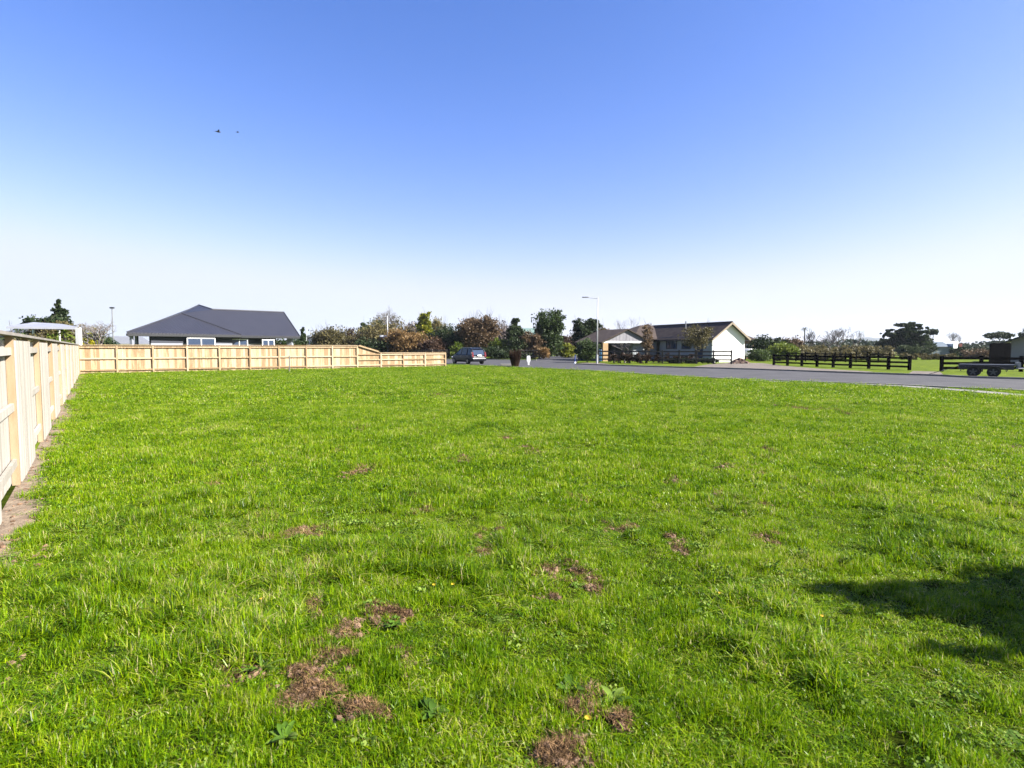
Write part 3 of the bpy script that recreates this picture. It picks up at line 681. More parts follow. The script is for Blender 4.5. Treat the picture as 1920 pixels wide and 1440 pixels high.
for x in (-1.27, 1.27):
    for s in (-1, 1): wheel(car, x, s*.78, .32, .2, M['alloy'])

# ------------------------------------------------------------------ flat deck trailer at right
tb = G(1842, 707.2); tr = thing('flatbed_trailer', 'low dark tandem axle trailer parked on the far verge at right, its tail ramp down', 'trailer', tb, R(-41))
k = 34.3
MB().box((0.12, .9, .67), (2.45, 1.75, .06)).build('deck', M['trailer'], tr)
MB().box((0.12, .04, .54), (2.4, .08, .22)).build('side_rail', M['trailer'], tr)
MB().box((0.12, 1.78, .50), (2.4, .08, .16)).build('side_rail', M['trailer'], tr)
for x in (-.42, .46):
    for y_ in (-.02, 1.82): wheel(tr, x, y_, .29, .19, M['trailerwheel'])
for y_ in (-.06, 1.86):
    m = MB(); n = 10; pts = []
    for i in range(n+1):
        a = math.pi*i/n; pts.append((-1.0*math.cos(a)*1.0+.02, .33+.30*math.sin(a)**.6))
    for i in range(n):
        (x0, z0), (x1, z1) = pts[i], pts[i+1]; d = math.hypot(x1-x0, z1-z0); m.box(((x0+x1)/2, y_, (z0+z1)/2), (d+.02, .26, .03), ry=-math.atan2(z1-z0, x1-x0))
    m.build('mudguard', M['trailer'], tr)
for i in range(6): MB().tube((-1.12, .15+i*.3, .58), (-2.6, .15+i*.3, .04), .018, n=5).build('ramp_bar', M['trailer'], tr)
for u in (0, .5, 1): MB().box((-1.14-1.42*u, .9, .58-.53*u), (.05, 1.7, .04)).build('ramp_frame', M['trailer'], tr)
for s in (-1, 1): MB().tube((1.4, .9+s*.7, .5), (2.9, .9+s*.05, .48), .04, n=6).build('drawbar', M['galv'], tr)
MB().box((3.0, .9, .5), (.3, .1, .1)).build('coupling', M['galv'], tr)
MB().tube((2.7, .75, 0.1), (2.7, .75, .85), .035, n=8).build('jockey_stand', M['galv'], tr)
MB().tube((2.7, .68, .12), (2.7, .82, .12), .12, n=12).build('jockey_wheel', M['tyre'], tr)
MB().box((1.47, .5, .72), (.12, .7, .25), rz=.2).build('winch_frame', M['galv'], tr)
MB().box((2.3, .9, .58), (.6, .35, .14)).build('spare_ramp', M['white_trim'], tr)
for y_ in (.1, 1.72): MB().box((-1.12, y_, .50), (.05, .2, .08)).build('tail_light', M['redlens'], tr)

# ------------------------------------------------------------------ trees
def leaf_mesh(name, centers, size, mat, flat=0., tri=False, aspect=.55):
    n = len(centers); c = np.asarray(centers, float)
    a = rng.normal(size=(n, 3)); a[:, 2] *= (1-flat); a /= np.linalg.norm(a, axis=1)[:, None]
    h = rng.normal(size=(n, 3)); h[:, 2] *= (1-flat); b = np.cross(a, h); b /= np.linalg.norm(b, axis=1)[:, None]
    s = (size*(.6+.8*rng.random(n)))[:, None]
    v = np.stack([c-a*s*.5, c+b*s*aspect*.5, c+a*s*.5, c-b*s*aspect*.5], 1).reshape(-1, 3)
    me = bpy.data.meshes.new(name); me.vertices.add(4*n); me.vertices.foreach_set('co', v.ravel())
    me.loops.add(4*n); me.loops.foreach_set('vertex_index', np.arange(4*n, dtype=np.int32))
    me.polygons.add(n); me.polygons.foreach_set('loop_start', np.arange(0, 4*n, 4, dtype=np.int32))
    me.polygons.foreach_set('loop_total', np.full(n, 4, dtype=np.int32))
    me.materials.append(mat); me.update(calc_edges=True)
    return me
def set_tint(me, per, k):
    at = me.attributes.new('tint', 'FLOAT', 'POINT'); at.data.foreach_set('value', np.repeat(per, k).astype(np.float32))
def crown(name, blobs, n, size, mat, parent, ncl=70, spread=.16, flat=0, ragged=.25, dens=True):
    """leaves gathered in clumps through the blobs' volume, gaps between the clumps"""
    if dens: n = int(n*3.2); size *= 1.25; ncl = int(ncl*2.2)
    bl = np.array(blobs, float); wt = (bl[:, 3]*bl[:, 4]*bl[:, 5])**(2/3); wt /= wt.sum()
    bi = rng.choice(len(bl), ncl, p=wt); d = rng.normal(size=(ncl, 3)); d /= np.linalg.norm(d, axis=1)[:, None]
    r = (rng.random(ncl)**.45)*(1+np.clip(rng.normal(size=ncl), -2, 1.3)*ragged*.5)
    cc = bl[bi, :3]+d*r[:, None]*bl[bi, 3:]
    ct = rng.random(ncl)
    ci = rng.integers(0, ncl, n); rad = spread*bl[bi[ci], 3:].mean(1)*1.3
    off = np.clip(rng.normal(size=(n, 3)), -1.7, 1.7)*rad[:, None]; off[:, 2] *= .7
    c = cc[ci]+off; c[:, 2] = np.maximum(c[:, 2], .05)
    me = leaf_mesh(name, c, size, mat, flat)
    set_tint(me, np.clip(.28+.34*ct[ci]+.30*rng.random(n), 0, 1), 4)
    o = bpy.data.objects.new(name, me); C.objects.link(o); o.parent = parent; return o, cc
def limbs(m, base, tips, r, h0):
    p0 = Vector(base); top = Vector((0, 0, h0)); m.tube(p0, top, r, r*.7, n=7)
    for tp in tips:
        tp = Vector(tp); mid = top.lerp(tp, .5)+Vector((random.uniform(-.2, .2), random.uniform(-.2, .2), .1*tp.z*.3))
        m.tube(top, mid, r*.5, r*.3, n=5, cap=False); m.tube(mid, tp, r*.3, r*.08, n=5, cap=False)
def leafy(label, px, Y, ytop, wpx, kind, ybot=None, n=2600, size=.24, name='tree', cat='tree', group=None, shape='round', ncl=70, depth=None, twig=12, flat=0):
    """ybot: photo row of the crown's lower edge (None = to the ground)"""
    b = XY(px, Y); k = FPX/Y; H = P(px, ytop, Y).z; Wd = wpx/k*(1.22 if shape in ('round', 'cone') else 1.08); H *= 1.03; zb = 0.1 if ybot is None else max(P(px, ybot, Y).z, .1)
    t = thing(name, label, cat, b, random.uniform(0, 6.28) if shape == 'round' else 0, group)
    t.rotation_euler = (0, 0, 0)
    dp = depth or Wd; cz = (H+zb)/2; rz = (H-zb)/2; bl = []
    if shape == 'round':
        bl.append((0, 0, cz-.05*rz, Wd*.43, dp*.43, rz*.88)); bl.append((0, 0, cz-.55*rz, Wd*.40, dp*.40, rz*.42))
        for i in range(7):
            a = random.uniform(0, 6.28); bl.append((Wd*.30*math.cos(a), dp*.26*math.sin(a), cz+rz*random.uniform(-.35, .55), Wd*random.uniform(.14, .25), dp*.2, rz*random.uniform(.25, .45)))
    elif shape == 'cone':
        for i in range(15):
            q = i/14; z = zb+(H-zb)*(.06+.90*q); rr_ = Wd*.46*(1-q)**.85+Wd*.03; bl.append((random.uniform(-.15, .15)*rr_, random.uniform(-.15, .15)*rr_, z, rr_, rr_, (H-zb)*.06))
    elif shape == 'umbrella':
        for i in range(12):
            a = i*2.4; r_ = .34*math.sqrt(i/11); bl.append((Wd*r_*math.cos(a), dp*r_*math.sin(a), cz+rz*(.35-.6*r_), Wd*.22, dp*.22, rz*.62))
    elif shape == 'plates':
        for i in range(26):
            q = random.random(); z = zb+(H-zb)*(.12+.85*q); rr_ = Wd*.5*(1-q**1.5*.8); a = random.uniform(0, 6.28); u = random.uniform(.25, .95)
            bl.append((rr_*u*math.cos(a), rr_*u*math.sin(a), z, Wd*.17, Wd*.17, (H-zb)*.045))
        bl.append((0, 0, cz-.15*rz, Wd*.30, Wd*.30, rz*.66)); bl.append((0, 0, cz-.6*rz, Wd*.38, Wd*.38, rz*.3))
    elif shape == 'column':
        for i in range(5):
            q = i/4; bl.append((random.uniform(-.1, .1)*Wd, 0, zb+(H-zb)*(.1+.8*q), Wd*(.42-.15*q), Wd*(.42-.15*q), (H-zb)*.16))
    elif shape == 'hedge':
        nn = max(2, int(Wd/(H*.9)))
        for i in range(nn): bl.append((Wd*((i+.5)/nn-.5), random.uniform(-.1, .1), H*.5+random.uniform(-.08, .08)*H, Wd/nn*.75, dp*.5, H*.48))
    m = MB(); tips = []
    for q in random.sample(bl, min(5, len(bl))): tips.append((q[0], q[1], q[2]+q[5]*.4))
    h0 = max(.15, min(H*.45, zb+.3*(H-zb)*.4+.1)); limbs(m, (0, 0, 0), tips, max(.03, H*.022), h0)
    if twig and shape not in ('cone', 'plates', 'hedge'):
        for i in range(twig):
            q = random.choice(bl); a = Vector((q[0], q[1], q[2])); d = Vector((random.gauss(0, .6), random.gauss(0, .6), random.uniform(.4, 1.2))).normalized()
            m.tube(a, a+Vector((d.x*q[3]*1.4, d.y*q[4]*1.4, d.z*rz*.95)), .03, .006, n=3, cap=False)
    m.build('trunk', M['bark'], t)
    crown('crown', bl, n, size, M[kind], t, ncl=ncl, flat=flat, spread={'cone': .20, 'plates': .08}.get(shape, .17))
    return t
def bare(label, px, Y, ytop, wpx, name='bare_tree', mat='paletwig', levels=5, lean=0, seed=1, spread=1., r=None, y0=0, fine=None):
    random.seed(seed); b = XY(px, Y); H = P(px, ytop, Y).z; k = FPX/Y; Wd = wpx/k
    t = thing(name, label, 'tree', b); segs = MB(); tw = MB()
    def grow(p, d, L_, r_, lv):
        q = p+d*L_; mid = p.lerp(q, .5)+Vector((random.gauss(0, .04), random.gauss(0, .04), random.gauss(0, .03)))*L_
        tgt = segs if lv > 2 else tw
        tgt.tube(p, mid, r_, r_*.85, n=5 if lv > 2 else 3, cap=False); tgt.tube(mid, q, r_*.85, r_*.66, n=5 if lv > 2 else 3, cap=False)
        if lv == 0: return
        for i in range(3 if lv < levels-1 else 4):
            dd = Vector((random.gauss(0, .55)*spread, random.gauss(0, .55)*spread, random.uniform(.1, .55))); nd = (d*.75+dd).normalized()
            grow(q if i else mid.lerp(q, .6), nd, L_*random.uniform(.62, .86), r_*.6, lv-1)
    grow(Vector((0, 0, 0)), Vector((lean, 0, 1)).normalized(), H*.27, r or max(.05, H*.022), levels)
    # fit to height and width
    vs = segs.v+tw.v; zx = max(v[2] for v in vs); xr = max(abs(v[0]) for v in vs)
    sx = (Wd/2)/xr; sz = H/zx
    segs.v = [(v[0]*sx, v[1]*sx, v[2]*sz) for v in segs.v]; tw.v = [(v[0]*sx, v[1]*sx, v[2]*sz) for v in tw.v]
    segs.build('trunk', M[mat], t); tw.build('twigs', M[fine or mat], t)
    return t
def palm(label, px, Y, ytop, wpx, fr=16, tr_=True, ybot=None, mat='leaf_dark', seed=2):
    random.seed(seed); b = XY(px, Y); H = P(px, ytop, Y).z; Rr = wpx/2*Y/FPX
    t = thing('palm_tree', label, 'tree', b); hc = H-Rr*.5
    if tr_: MB().tube((0, 0, 0), (0, 0, hc), .16, .11, n=8).build('trunk', M['bark'], t)
    pts = []; 
    for i in range(fr):
        a = random.uniform(0, 6.28); el = random.uniform(-.4, 1.2)
        f = MB(); n = 9; prev = None
        for k_ in range(n+1):
            u = k_/n; rr_ = Rr*u*math.cos(el)*1.1+Rr*.2*u; z = hc+Rr*math.sin(el)*u-Rr*.55*u*u
            p = Vector((rr_*math.cos(a), rr_*math.sin(a), z)); w2 = Rr*.16*math.sin(math.pi*min(1, u*.9+.1))
            s = Vector((-math.sin(a), math.cos(a), 0))
            if prev:
                for sg_ in (-1, 1): f.face([prev, p, p+s*sg_*w2-Vector((0, 0, w2*.5))])
            prev = p
        o = f.build('frond', M[mat], t); set_tint_simple(o.data)
    return t
def set_tint_simple(me):
    n = len(me.vertices); at = me.attributes.new('tint', 'FLOAT', 'POINT'); at.data.foreach_set('value', (.3+.5*rng.random(n)).astype(np.float32))

random.seed(21)
# left group
leafy('tall dark conifer, narrow and pointed, above the carport at left', 114, 62, 561, 40, 'leaf_dark', ybot=640, shape='cone', n=3200, size=.22, ncl=110)
leafy('broad dark green tree behind the carport roof', 80, 58, 596, 62, 'leaf_dark', ybot=640, n=2600, size=.22)
leafy('low olive green tree in front of the conifer at left', 110, 52, 606, 70, 'leaf_olive', ybot=645, n=2600, size=.18)
leafy('dark green shrub between the fence corner and the carport', 40, 50, 617, 46, 'leaf_green', name='shrub', cat='shrub', n=1600, size=.16)
leafy('olive shrub screening the left part of the carport', 62, 39.3, 622, 60, 'leaf_olive', name='shrub', cat='shrub', n=1800, size=.12)
leafy('lime green shrub screening the right part of the carport', 108, 40, 627, 46, 'leaf_lime', name='shrub', cat='shrub', n=1400, size=.12)
palm('bright green tree fern top showing over the fence corner', 122, 46, 612, 48, fr=22, mat='leaf_lime')
bare('wide pale bare tree left of the steel roofed house', 180, 50, 596, 96, levels=5, seed=4, spread=1.5, r=.13)
leafy('yellow green shrub behind the bare tree at left', 165, 56, 614, 46, 'leaf_yellow', name='shrub', cat='shrub', n=1500, size=.18)
leafy('dark shrub low behind the bare tree at left', 184, 60, 622, 60, 'leaf_dark', name='shrub', cat='shrub', n=1500, size=.18)
leafy('small dark pine just right of the steel roof', 568, 74, 612, 26, 'leaf_dark', n=1300, size=.2, shape='cone')
leafy('green hedge seen through the verandah of the steel roofed house', 535, 70, 634, 50, 'leaf_green', name='hedge', cat='hedge', shape='hedge', n=1500, depth=1.5, size=.2)
# middle group
leafy('rounded tan brown tree, leftmost of the autumn trees', 624, 92, 612, 72, 'leaf_olive', n=3400, size=.24, twig=50, ncl=90)
leafy('low dark maroon tree between the tan tree and the green tree', 666, 96, 618, 58, 'leaf_maroon', n=2400, size=.26)
leafy('dark green tree behind the left part of the autumn trees', 696, 104, 599, 44, 'leaf_dark', n=2600, size=.28)
leafy('large olive brown tree left of the street name sign', 712, 92, 604, 78, 'leaf_olive', n=4200, size=.26, ncl=120)
leafy('dark understorey shrub below the olive brown tree', 700, 89, 632, 70, 'leaf_dark', name='shrub', cat='shrub', n=2200, size=.24)
bare('tall bare purple grey tree rising behind the street name sign', 722, 112, 572, 76, levels=6, seed=9, spread=.9, mat='paletwig')
leafy('thin tan tree right behind the street name sign lamp', 752, 100, 596, 48, 'leaf_olive', n=1900, size=.24, twig=60, ncl=50)
leafy('orange brown spreading tree right of the street name sign', 765, 90, 618, 86, 'leaf_orange', n=4200, size=.24, ncl=120)
leafy('grey brown half bare tree between the orange and the yellow tree', 778, 104, 600, 50, 'twigs', n=2200, size=.3, twig=90, ncl=60)
leafy('bright yellow green poplar, narrow and upright', 796, 98, 588, 36, 'leaf_yellow', n=2600, size=.24, shape='column', ncl=60, ybot=640)
leafy('olive green tree right of the yellow poplar', 822, 104, 595, 44, 'leaf_olive', n=2500, size=.26)
leafy('dark brownish green tree left of the russet tree', 840, 92, 606, 56, 'leaf_dark', n=3400, size=.25, ncl=100)
leafy('dark grey shrub beneath the yellow poplar', 808, 88, 634, 48, 'leaf_maroon', name='shrub', cat='shrub', n=1700, size=.22)
leafy('small lime green shrub left of the navy car', 856, 84, 641, 20, 'leaf_lime', name='shrub', cat='shrub', n=900, size=.2)
leafy('russet brown umbrella shaped tree above the navy car', 898, 90, 590, 66, 'leaf_brown', ybot=652, n=4200, size=.25, ncl=90, twig=130)
leafy('pale lilac grey bare tree behind the russet tree', 938, 110, 602, 34, 'twigs', n=1300, size=.28, twig=70, ncl=40)
leafy('yellow green shrub left of the dark conifer like tree', 936, 86, 632, 34, 'leaf_lime', name='shrub', cat='shrub', n=1700, size=.2)
leafy('dark pointed evergreen tree behind the brown kerb shrub', 966, 86, 591, 50, 'leaf_dark', n=4200, size=.24, shape='cone', ncl=120)
leafy('low dark shrub at the foot of the dark pointed evergreen', 940, 84, 651, 50, 'leaf_dark', name='shrub', cat='shrub', n=1400, size=.2)
leafy('brown shrub between the two tall green trees', 996, 86, 620, 42, 'leaf_brown', name='shrub', cat='shrub', n=2200, size=.22)
leafy('tall dark green tree, tallest left of the street lamp', 1029, 88, 578, 46, 'leaf_green', ybot=664, n=5200, size=.24, ncl=110)
leafy('small orange leaved shrub at the foot of the tall green tree', 1020, 84, 648, 20, 'leaf_orange', name='shrub', cat='shrub', n=700, size=.18)
leafy('dark maroon tree far back left of the street lamp', 1069, 120, 627, 40, 'leaf_maroon', n=1700, size=.3)
leafy('bright yellow shrub at the end of the side road', 1063, 95, 644, 34, 'leaf_yellow', name='shrub', cat='shrub', n=1700, size=.2)
leafy('green hedge closing the end of the side road', 1046, 103, 654, 66, 'leaf_green', name='hedge', cat='hedge', n=1600, size=.22, shape='hedge', depth=1.5)
leafy('dark green tree behind the street lamp', 1100, 80, 597, 46, 'leaf_dark', ybot=655, n=3400, size=.24, ncl=90)
leafy('small bushy green tree on the corner island beside the street lamp', 1101, 64, 637, 40, 'leaf_green', ybot=674, n=2400, size=.15)
leafy('brown leaved tree behind the carport of the white gabled house', 1130, 90, 610, 34, 'leaf_brown', n=1600, size=.22)
# round the white house
bare('slender bare tree behind the carport gable', 1178, 82, 592, 66, levels=5, seed=13, spread=.9, r=.05)
bare('small bare fruit tree in front of the carport', 1172, 62, 635, 60, levels=4, seed=17, spread=1.1, r=.06)
leafy('small reddish brown tree in front of the carport roof', 1213, 62, 611, 28, 'leaf_brown', ybot=656, n=520, size=.13, shape='column', ncl=50, twig=20)
leafy('olive green small tree before the white gabled house', 1304, 61.5, 607, 50, 'leaf_olive', ybot=652, n=1100, size=.14, ncl=60, twig=30)
leafy('dark clipped hedge behind the rail fence of the white gabled house', 1225, 60.5, 664, 150, 'leaf_maroon', name='hedge', cat='hedge', n=2600, size=.12, shape='hedge', depth=.6)
leafy('green shrub behind the right end of the dark rail fence', 1300, 60, 672, 80, 'leaf_dark', name='shrub', cat='shrub', n=1500, size=.12, shape='hedge', depth=.6)
leafy('dark round shrub right of the small brown roofed house', 1438, 82, 627, 56, 'leaf_dark', name='shrub', cat='shrub', n=3000, size=.22)
leafy('yellow green shrub right of the white covered trailer', 1464, 72, 642, 50, 'leaf_lime', name='shrub', cat='shrub', n=2800, size=.18)
leafy('blue green shrub beside the white covered trailer', 1424, 70, 654, 34, 'leaf_green', name='shrub', cat='shrub', n=1600, size=.16)
leafy('russet tree behind the yellow green shrub', 1480, 100, 631, 40, 'leaf_brown', n=1900, size=.24)
leafy('long low brown hedge behind the black fence', 1570, 92, 649, 190, 'leaf_olive', name='hedge', cat='hedge', n=5200, size=.22, shape='hedge', depth=3, ncl=160)
leafy('green clumps before the long brown hedge', 1545, 80, 661, 150, 'leaf_olive', name='hedge', cat='hedge', n=3200, size=.18, shape='hedge', depth=1.2, ncl=120)
palm('thin tall palm tree on the skyline beyond the black fence', 1508, 120, 613, 14, fr=26)
bare('leaning bare tree next to the tall palm', 1524, 95, 615, 34, levels=4, seed=31, lean=-.2, spread=.7, mat='bark', r=.14)
bare('bare shrubby tree, broadest beyond the black fence', 1572, 98, 610, 84, levels=5, seed=33, spread=1.0, r=.1)
bare('small bare tree left of the distant hill', 1607, 92, 616, 36, levels=5, seed=35, spread=.8, r=.06)
bare('low bare thicket left of the small bare trees', 1556, 96, 628, 60, levels=5, seed=38, spread=1.3, r=.07)
leafy('big dark spreading cypress at right', 1702, 120, 607, 96, 'leaf_dark', ybot=658, shape='plates', n=9000, size=.34, ncl=200, flat=.4)
leafy('smaller dark cypress leaning off the left side of the big one', 1664, 124, 624, 44, 'leaf_dark', ybot=657, shape='plates', n=2600, size=.32, flat=.4)
leafy('small tufted tree at the right foot of the big cypress', 1746, 128, 618, 20, 'leaf_dark', ybot=632, n=700, size=.3, shape='umbrella')
leafy('dark hedge under the big cypress', 1716, 110, 650, 60, 'leaf_dark', name='hedge', cat='hedge', n=2200, size=.22, shape='hedge', depth=2)
leafy('row of low vines past the driveway gap', 1740, 78, 663, 96, 'leaf_olive', name='hedge', cat='hedge', n=2800, size=.14, shape='hedge', depth=1)
bare('round bare tree behind the blue grey shed', 1786, 140, 620, 34, levels=6, seed=41, spread=1., r=.12)
leafy('dark hedge right of the blue grey shed', 1832, 100, 652, 90, 'leaf_dark', name='hedge', cat='hedge', n=3000, size=.24, shape='hedge', depth=2)
leafy('brown shrub before the dark hedge at right', 1840, 88, 655, 50, 'leaf_brown', name='shrub', cat='shrub', n=1500, size=.2)
leafy('small open tree left of the beige house roof', 1872, 110, 623, 44, 'leaf_dark', ybot=640, n=900, size=.24, shape='umbrella', twig=30)
leafy('dark tree top behind the beige house roof at the right edge', 1946, 90, 608, 54, 'leaf_dark', n=2200, size=.25)
leafy('dark understorey hedge filling in behind the autumn trees', 752, 108, 628, 230, 'leaf_maroon', name='hedge', cat='hedge', n=4600, size=.3, shape='hedge', depth=3, ncl=150)
leafy('dark hedge beneath the autumn trees at left of the sign', 650, 100, 634, 110, 'leaf_dark', name='hedge', cat='hedge', n=3000, size=.26, shape='hedge', depth=2.5, ncl=100)
leafy('dark hedge behind the dark pointed evergreen', 960, 100, 640, 110, 'leaf_dark', name='hedge', cat='hedge', n=2600, size=.26, shape='hedge', depth=2, ncl=90)
leafy('olive tree filling the gap between the yellow and the russet tree', 862, 108, 612, 60, 'leaf_olive', n=2200, size=.28)
# far woods: a mass nobody could count
def wood(x0, x1, Y, h, n, size, mat):
    c = np.stack([rng.uniform(x0, x1, n), rng.uniform(Y-8, Y+8, n), np.zeros(n)], 1)
    hh = h*(.62+.22*np.sin(c[:, 0]*.11+1)+.16*np.sin(c[:, 0]*.37)+.14*np.sin(c[:, 0]*.9)); c[:, 2] = rng.random(n)**.6*np.maximum(hh, .8)
    me = leaf_mesh('far_wood', c, size, mat); set_tint(me, np.clip(.2+.6*rng.random(n), 0, 1), 4)
    o = bpy.data.objects.new('far_wood', me); C.objects.link(o); tag(o, 'mass of distant woodland along the horizon', 'woodland', kind='stuff')
wood(55, 420, 210, 4.2, 26000, 1.1, M['leaf_dark'])
wood(-330, -60, 210, 4.4, 16000, 1.1, M['leaf_olive'])
wood(-75, 60, 190, 6.5, 14000, .9, M['leaf_dark'])

# brown kerb shrub: a fan of dark reddish blades
fb = G(966, 688.5); fx = thing('kerb_shrub', 'dark reddish brown upright shrub flaring upward at the kerb', 'shrub', fb)
m = MB(); random.seed(3)
for i in range(700):
    a = random.uniform(0, 6.28); r = random.random()**.5; h = random.uniform(.9, 1.58); x0 = .28*r*math.cos(a); y0 = .28*r*math.sin(a); x1 = (.50*r*math.cos(a)); y1 = .5*r*math.sin(a)
    px_, py_ = -math.sin(a)*.016, math.cos(a)*.016
    m.face([(x0-px_, y0-py_, 0), (x0+px_, y0+py_, 0), (x1+px_*.5, y1+py_*.5, h*.8), (x1*1.05, y1*1.05, h)])
o = m.build('foliage', M['leaf_maroon'], fx); set_tint_simple(o.data)
MB().tube((0, 0, 0), (0, 0, .5), .12, .08, n=7).build('stem', M['bark'], fx)

# tree outside the frame at right whose shade falls on the lawn
cs = 1/math.tan(R(SUN_EL)); sh_ = lambda x, y, z: (x+SUN_AZ[0]*cs*z, y+SUN_AZ[1]*cs*z)
random.seed(12)
tx, ty = 7.6, 2.3
ot = thing('tree', 'young leafy tree beyond the right edge whose low boughs shade the lawn', 'tree', (tx, ty, 0))
bl = []
for (sx_, sy_, rx, ry, rz, z) in ((3.2, 3.76, 1.0, .32, .30, 2.1), (4.4, 3.62, 1.4, .54, .46, 2.2), (2.5, 3.98, .45, .10, .10, 2.1), (3.1, 3.12, .75, .17, .15, 2.0), (4.2, 3.04, 1.0, .32, .3, 2.0), (5.4, 3.3, 1.0, .8, .7, 2.7)):
    x, y = sh_(sx_, sy_, z); bl.append((x-tx, y-ty, z, rx, ry, rz))
m = MB(); limbs(m, (0, 0, 0), [(q[0], q[1], q[2]) for q in bl], .09, 1.3); m.build('trunk', M['bark'], ot)
crown('crown', bl, 34000, .10, M['leaf_green'], ot, ncl=700, spread=.11, dens=False)

# birds
for px, py, s, lb in ((409, 247, 1.0, 'dark bird in flight, the left and larger of two in the sky'), (445.5, 248, .55, 'tiny dark bird in flight, the right of two in the sky')):
    b = P(px, py, 40); t = thing('bird', lb, 'bird', b, .6)
    rr = []
    for u, r_ in ((-.18, .01), (-.1, .035), (0, .05), (.1, .04), (.16, .015)): rr.append([Vector((u*s, r_*s*math.cos(a), r_*s*math.sin(a))) for a in [2*math.pi*k/8 for k in range(8)]])
    MB().loft(rr).build('body', M['plastic'], t)
    for sg_ in (-1, 1):
        MB().slab([(-.05*s, sg_*.03*s, .02*s), (.07*s, sg_*.03*s, .02*s), (.05*s, sg_*.2*s, .09*s), (-.03*s, sg_*.28*s, .06*s)], .008).build('wing', M['plastic'], t)
    MB().slab([(-.17*s, -.01, 0), (-.17*s, .01, 0), (-.27*s, .04*s, 0), (-.27*s, -.04*s, 0)], .006).build('tail', M['plastic'], t)

# ------------------------------------------------------------------ lawn
PATCH = [ # photo column, row, half width px, half height px, strength
 (556,1000,34,12,1),(580,1062,34,20,.9),(590,1085,20,10,.8),(583,1148,16,10,.8),(636,1185,30,26,1),(625,1240,42,30,1.1),(590,1290,60,28,1),(560,1320,40,14,1),(640,1330,30,20,.9),
 (468,1250,22,36,1),(755,1235,28,20,1),(735,1170,22,12,.8),(712,1150,14,9,.8),(915,1040,30,14,.9),(935,1005,26,10,.7),(1030,1075,34,28,1.1),(1088,1076,24,16,1),(1060,1060,24,10,.9),(985,1062,20,8,.8),
 (1128,1100,14,12,.8),(1170,992,26,12,.8),(1275,1022,24,14,.8),(1110,1310,34,40,.9),(1085,1400,24,40,1),(1035,1420,18,10,1),(790,935,14,6,.7),(775,958,20,8,.7),(690,882,20,8,.9),(652,888,14,6,.7),
 (423,906,16,7,.8),(480,975,24,10,.6),(1395,945,26,14,.6),(1420,1010,30,14,.5),(1268,908,14,8,.9),(1090,945,12,6,.7),(1450,850,12,5,.9),(990,846,18,6,.8),(860,866,16,5,.6),(945,830,14,5,.6),
 (625,850,12,5,.7),(680,804,12,4,.7),(1330,830,16,4,.6),(1560,770,20,3,1),(1485,765,12,3,1),(1506,768,10,3,1),(1345,748,12,3,.9),(1583,775,12,3,1),(1670,757,16,3,1),(1700,792,10,3,.6),(1390,880,30,8,.5),(820,740,14,3,.6),(700,1340,18,14,.7),(380,860,18,6,.5),(1850,830,20,5,.5)]
PW = []
for px, py, hw, hh, s in PATCH:
    c = G(px, py); a = G(px+hw, py); b = G(px, py-hh); d = G(px, py+hh)
    PW.append((c.x, c.y, max(.03, (a-c).length*.74), max(.03, (b-d).length/2*.70), s))
for cx, cy, rx, ry, st in list(PW):
    for i in range(6 if cy < 9 else 3):
        a = rng.uniform(0, 6.28); q = rng.uniform(1.0, 2.6); r_ = rng.uniform(.018, .055)*(1 if cy < 6 else 1.6)
        PW.append((cx+q*rx*math.cos(a), cy+q*ry*math.sin(a), r_, r_*.8, .95))
def vnoise(x, y, f, seed):
    def hsh(i, j): 
        v = np.sin(i*127.1+j*311.7+seed*74.7)*43758.5453; return v-np.floor(v)
    X_ = x*f; Y_ = y*f; i = np.floor(X_); j = np.floor(Y_); u = X_-i; v = Y_-j; u = u*u*(3-2*u); v = v*v*(3-2*v)
    return (hsh(i, j)*(1-u)+hsh(i+1, j)*u)*(1-v)+(hsh(i, j+1)*(1-u)+hsh(i+1, j+1)*u)*v
def soilv(x, y):
    s = np.zeros_like(x)
    for cx, cy, rx, ry, st in PW:
        d = ((x-cx)/rx)**2+((y-cy)/ry)**2; s = np.maximum(s, st*np.exp(-d*.9))
    s = s*2.5*(.04+vnoise(x, y, 8, 3)**1.6)*(.10+1.3*vnoise(x, y, 21, 4))
    return s
near_np = np.array([(p.x, p.y) for p in near])
def in_lot(x, y):
    """lawn side of the road kerb, inside the fences"""
    ok = (x > -.7039*y-1.012+.25/.8178+.26*(vnoise(x, y, 2.1, 8)-.5)+.22*(vnoise(x, y, 8, 8)-.5)+.15*(rng.random(len(x))-.5))
    # back fence line
    dx = x-corner.x; dy = y-corner.y; dist = dx*(-.5756)+dy*.8178; al = dx*.8178+dy*.5756
    ok &= ~((dist > -.28) & (al < 26.2)) | ((al > 26.2) & (dist < 8))
    # road: nearest segment signed side
    yk = np.interp(x, near_np[::-1, 0], near_np[::-1, 1]) if False else None
    ords = np.argsort(near_np[:, 0]); xs = near_np[ords, 0]; ys = near_np[ords, 1]
    ok &= y < np.interp(x, xs, ys)-.12-.35*(vnoise(x, y, 1.3, 44)-.4)
    ok &= ~((np.abs(x-np.interp(y, [p.y for p in sorted(fp, key=lambda q: q.y)], [p.x for p in sorted(fp, key=lambda q: q.y)])) < .62) & (y < 27.5) & (y > 8))
    return ok

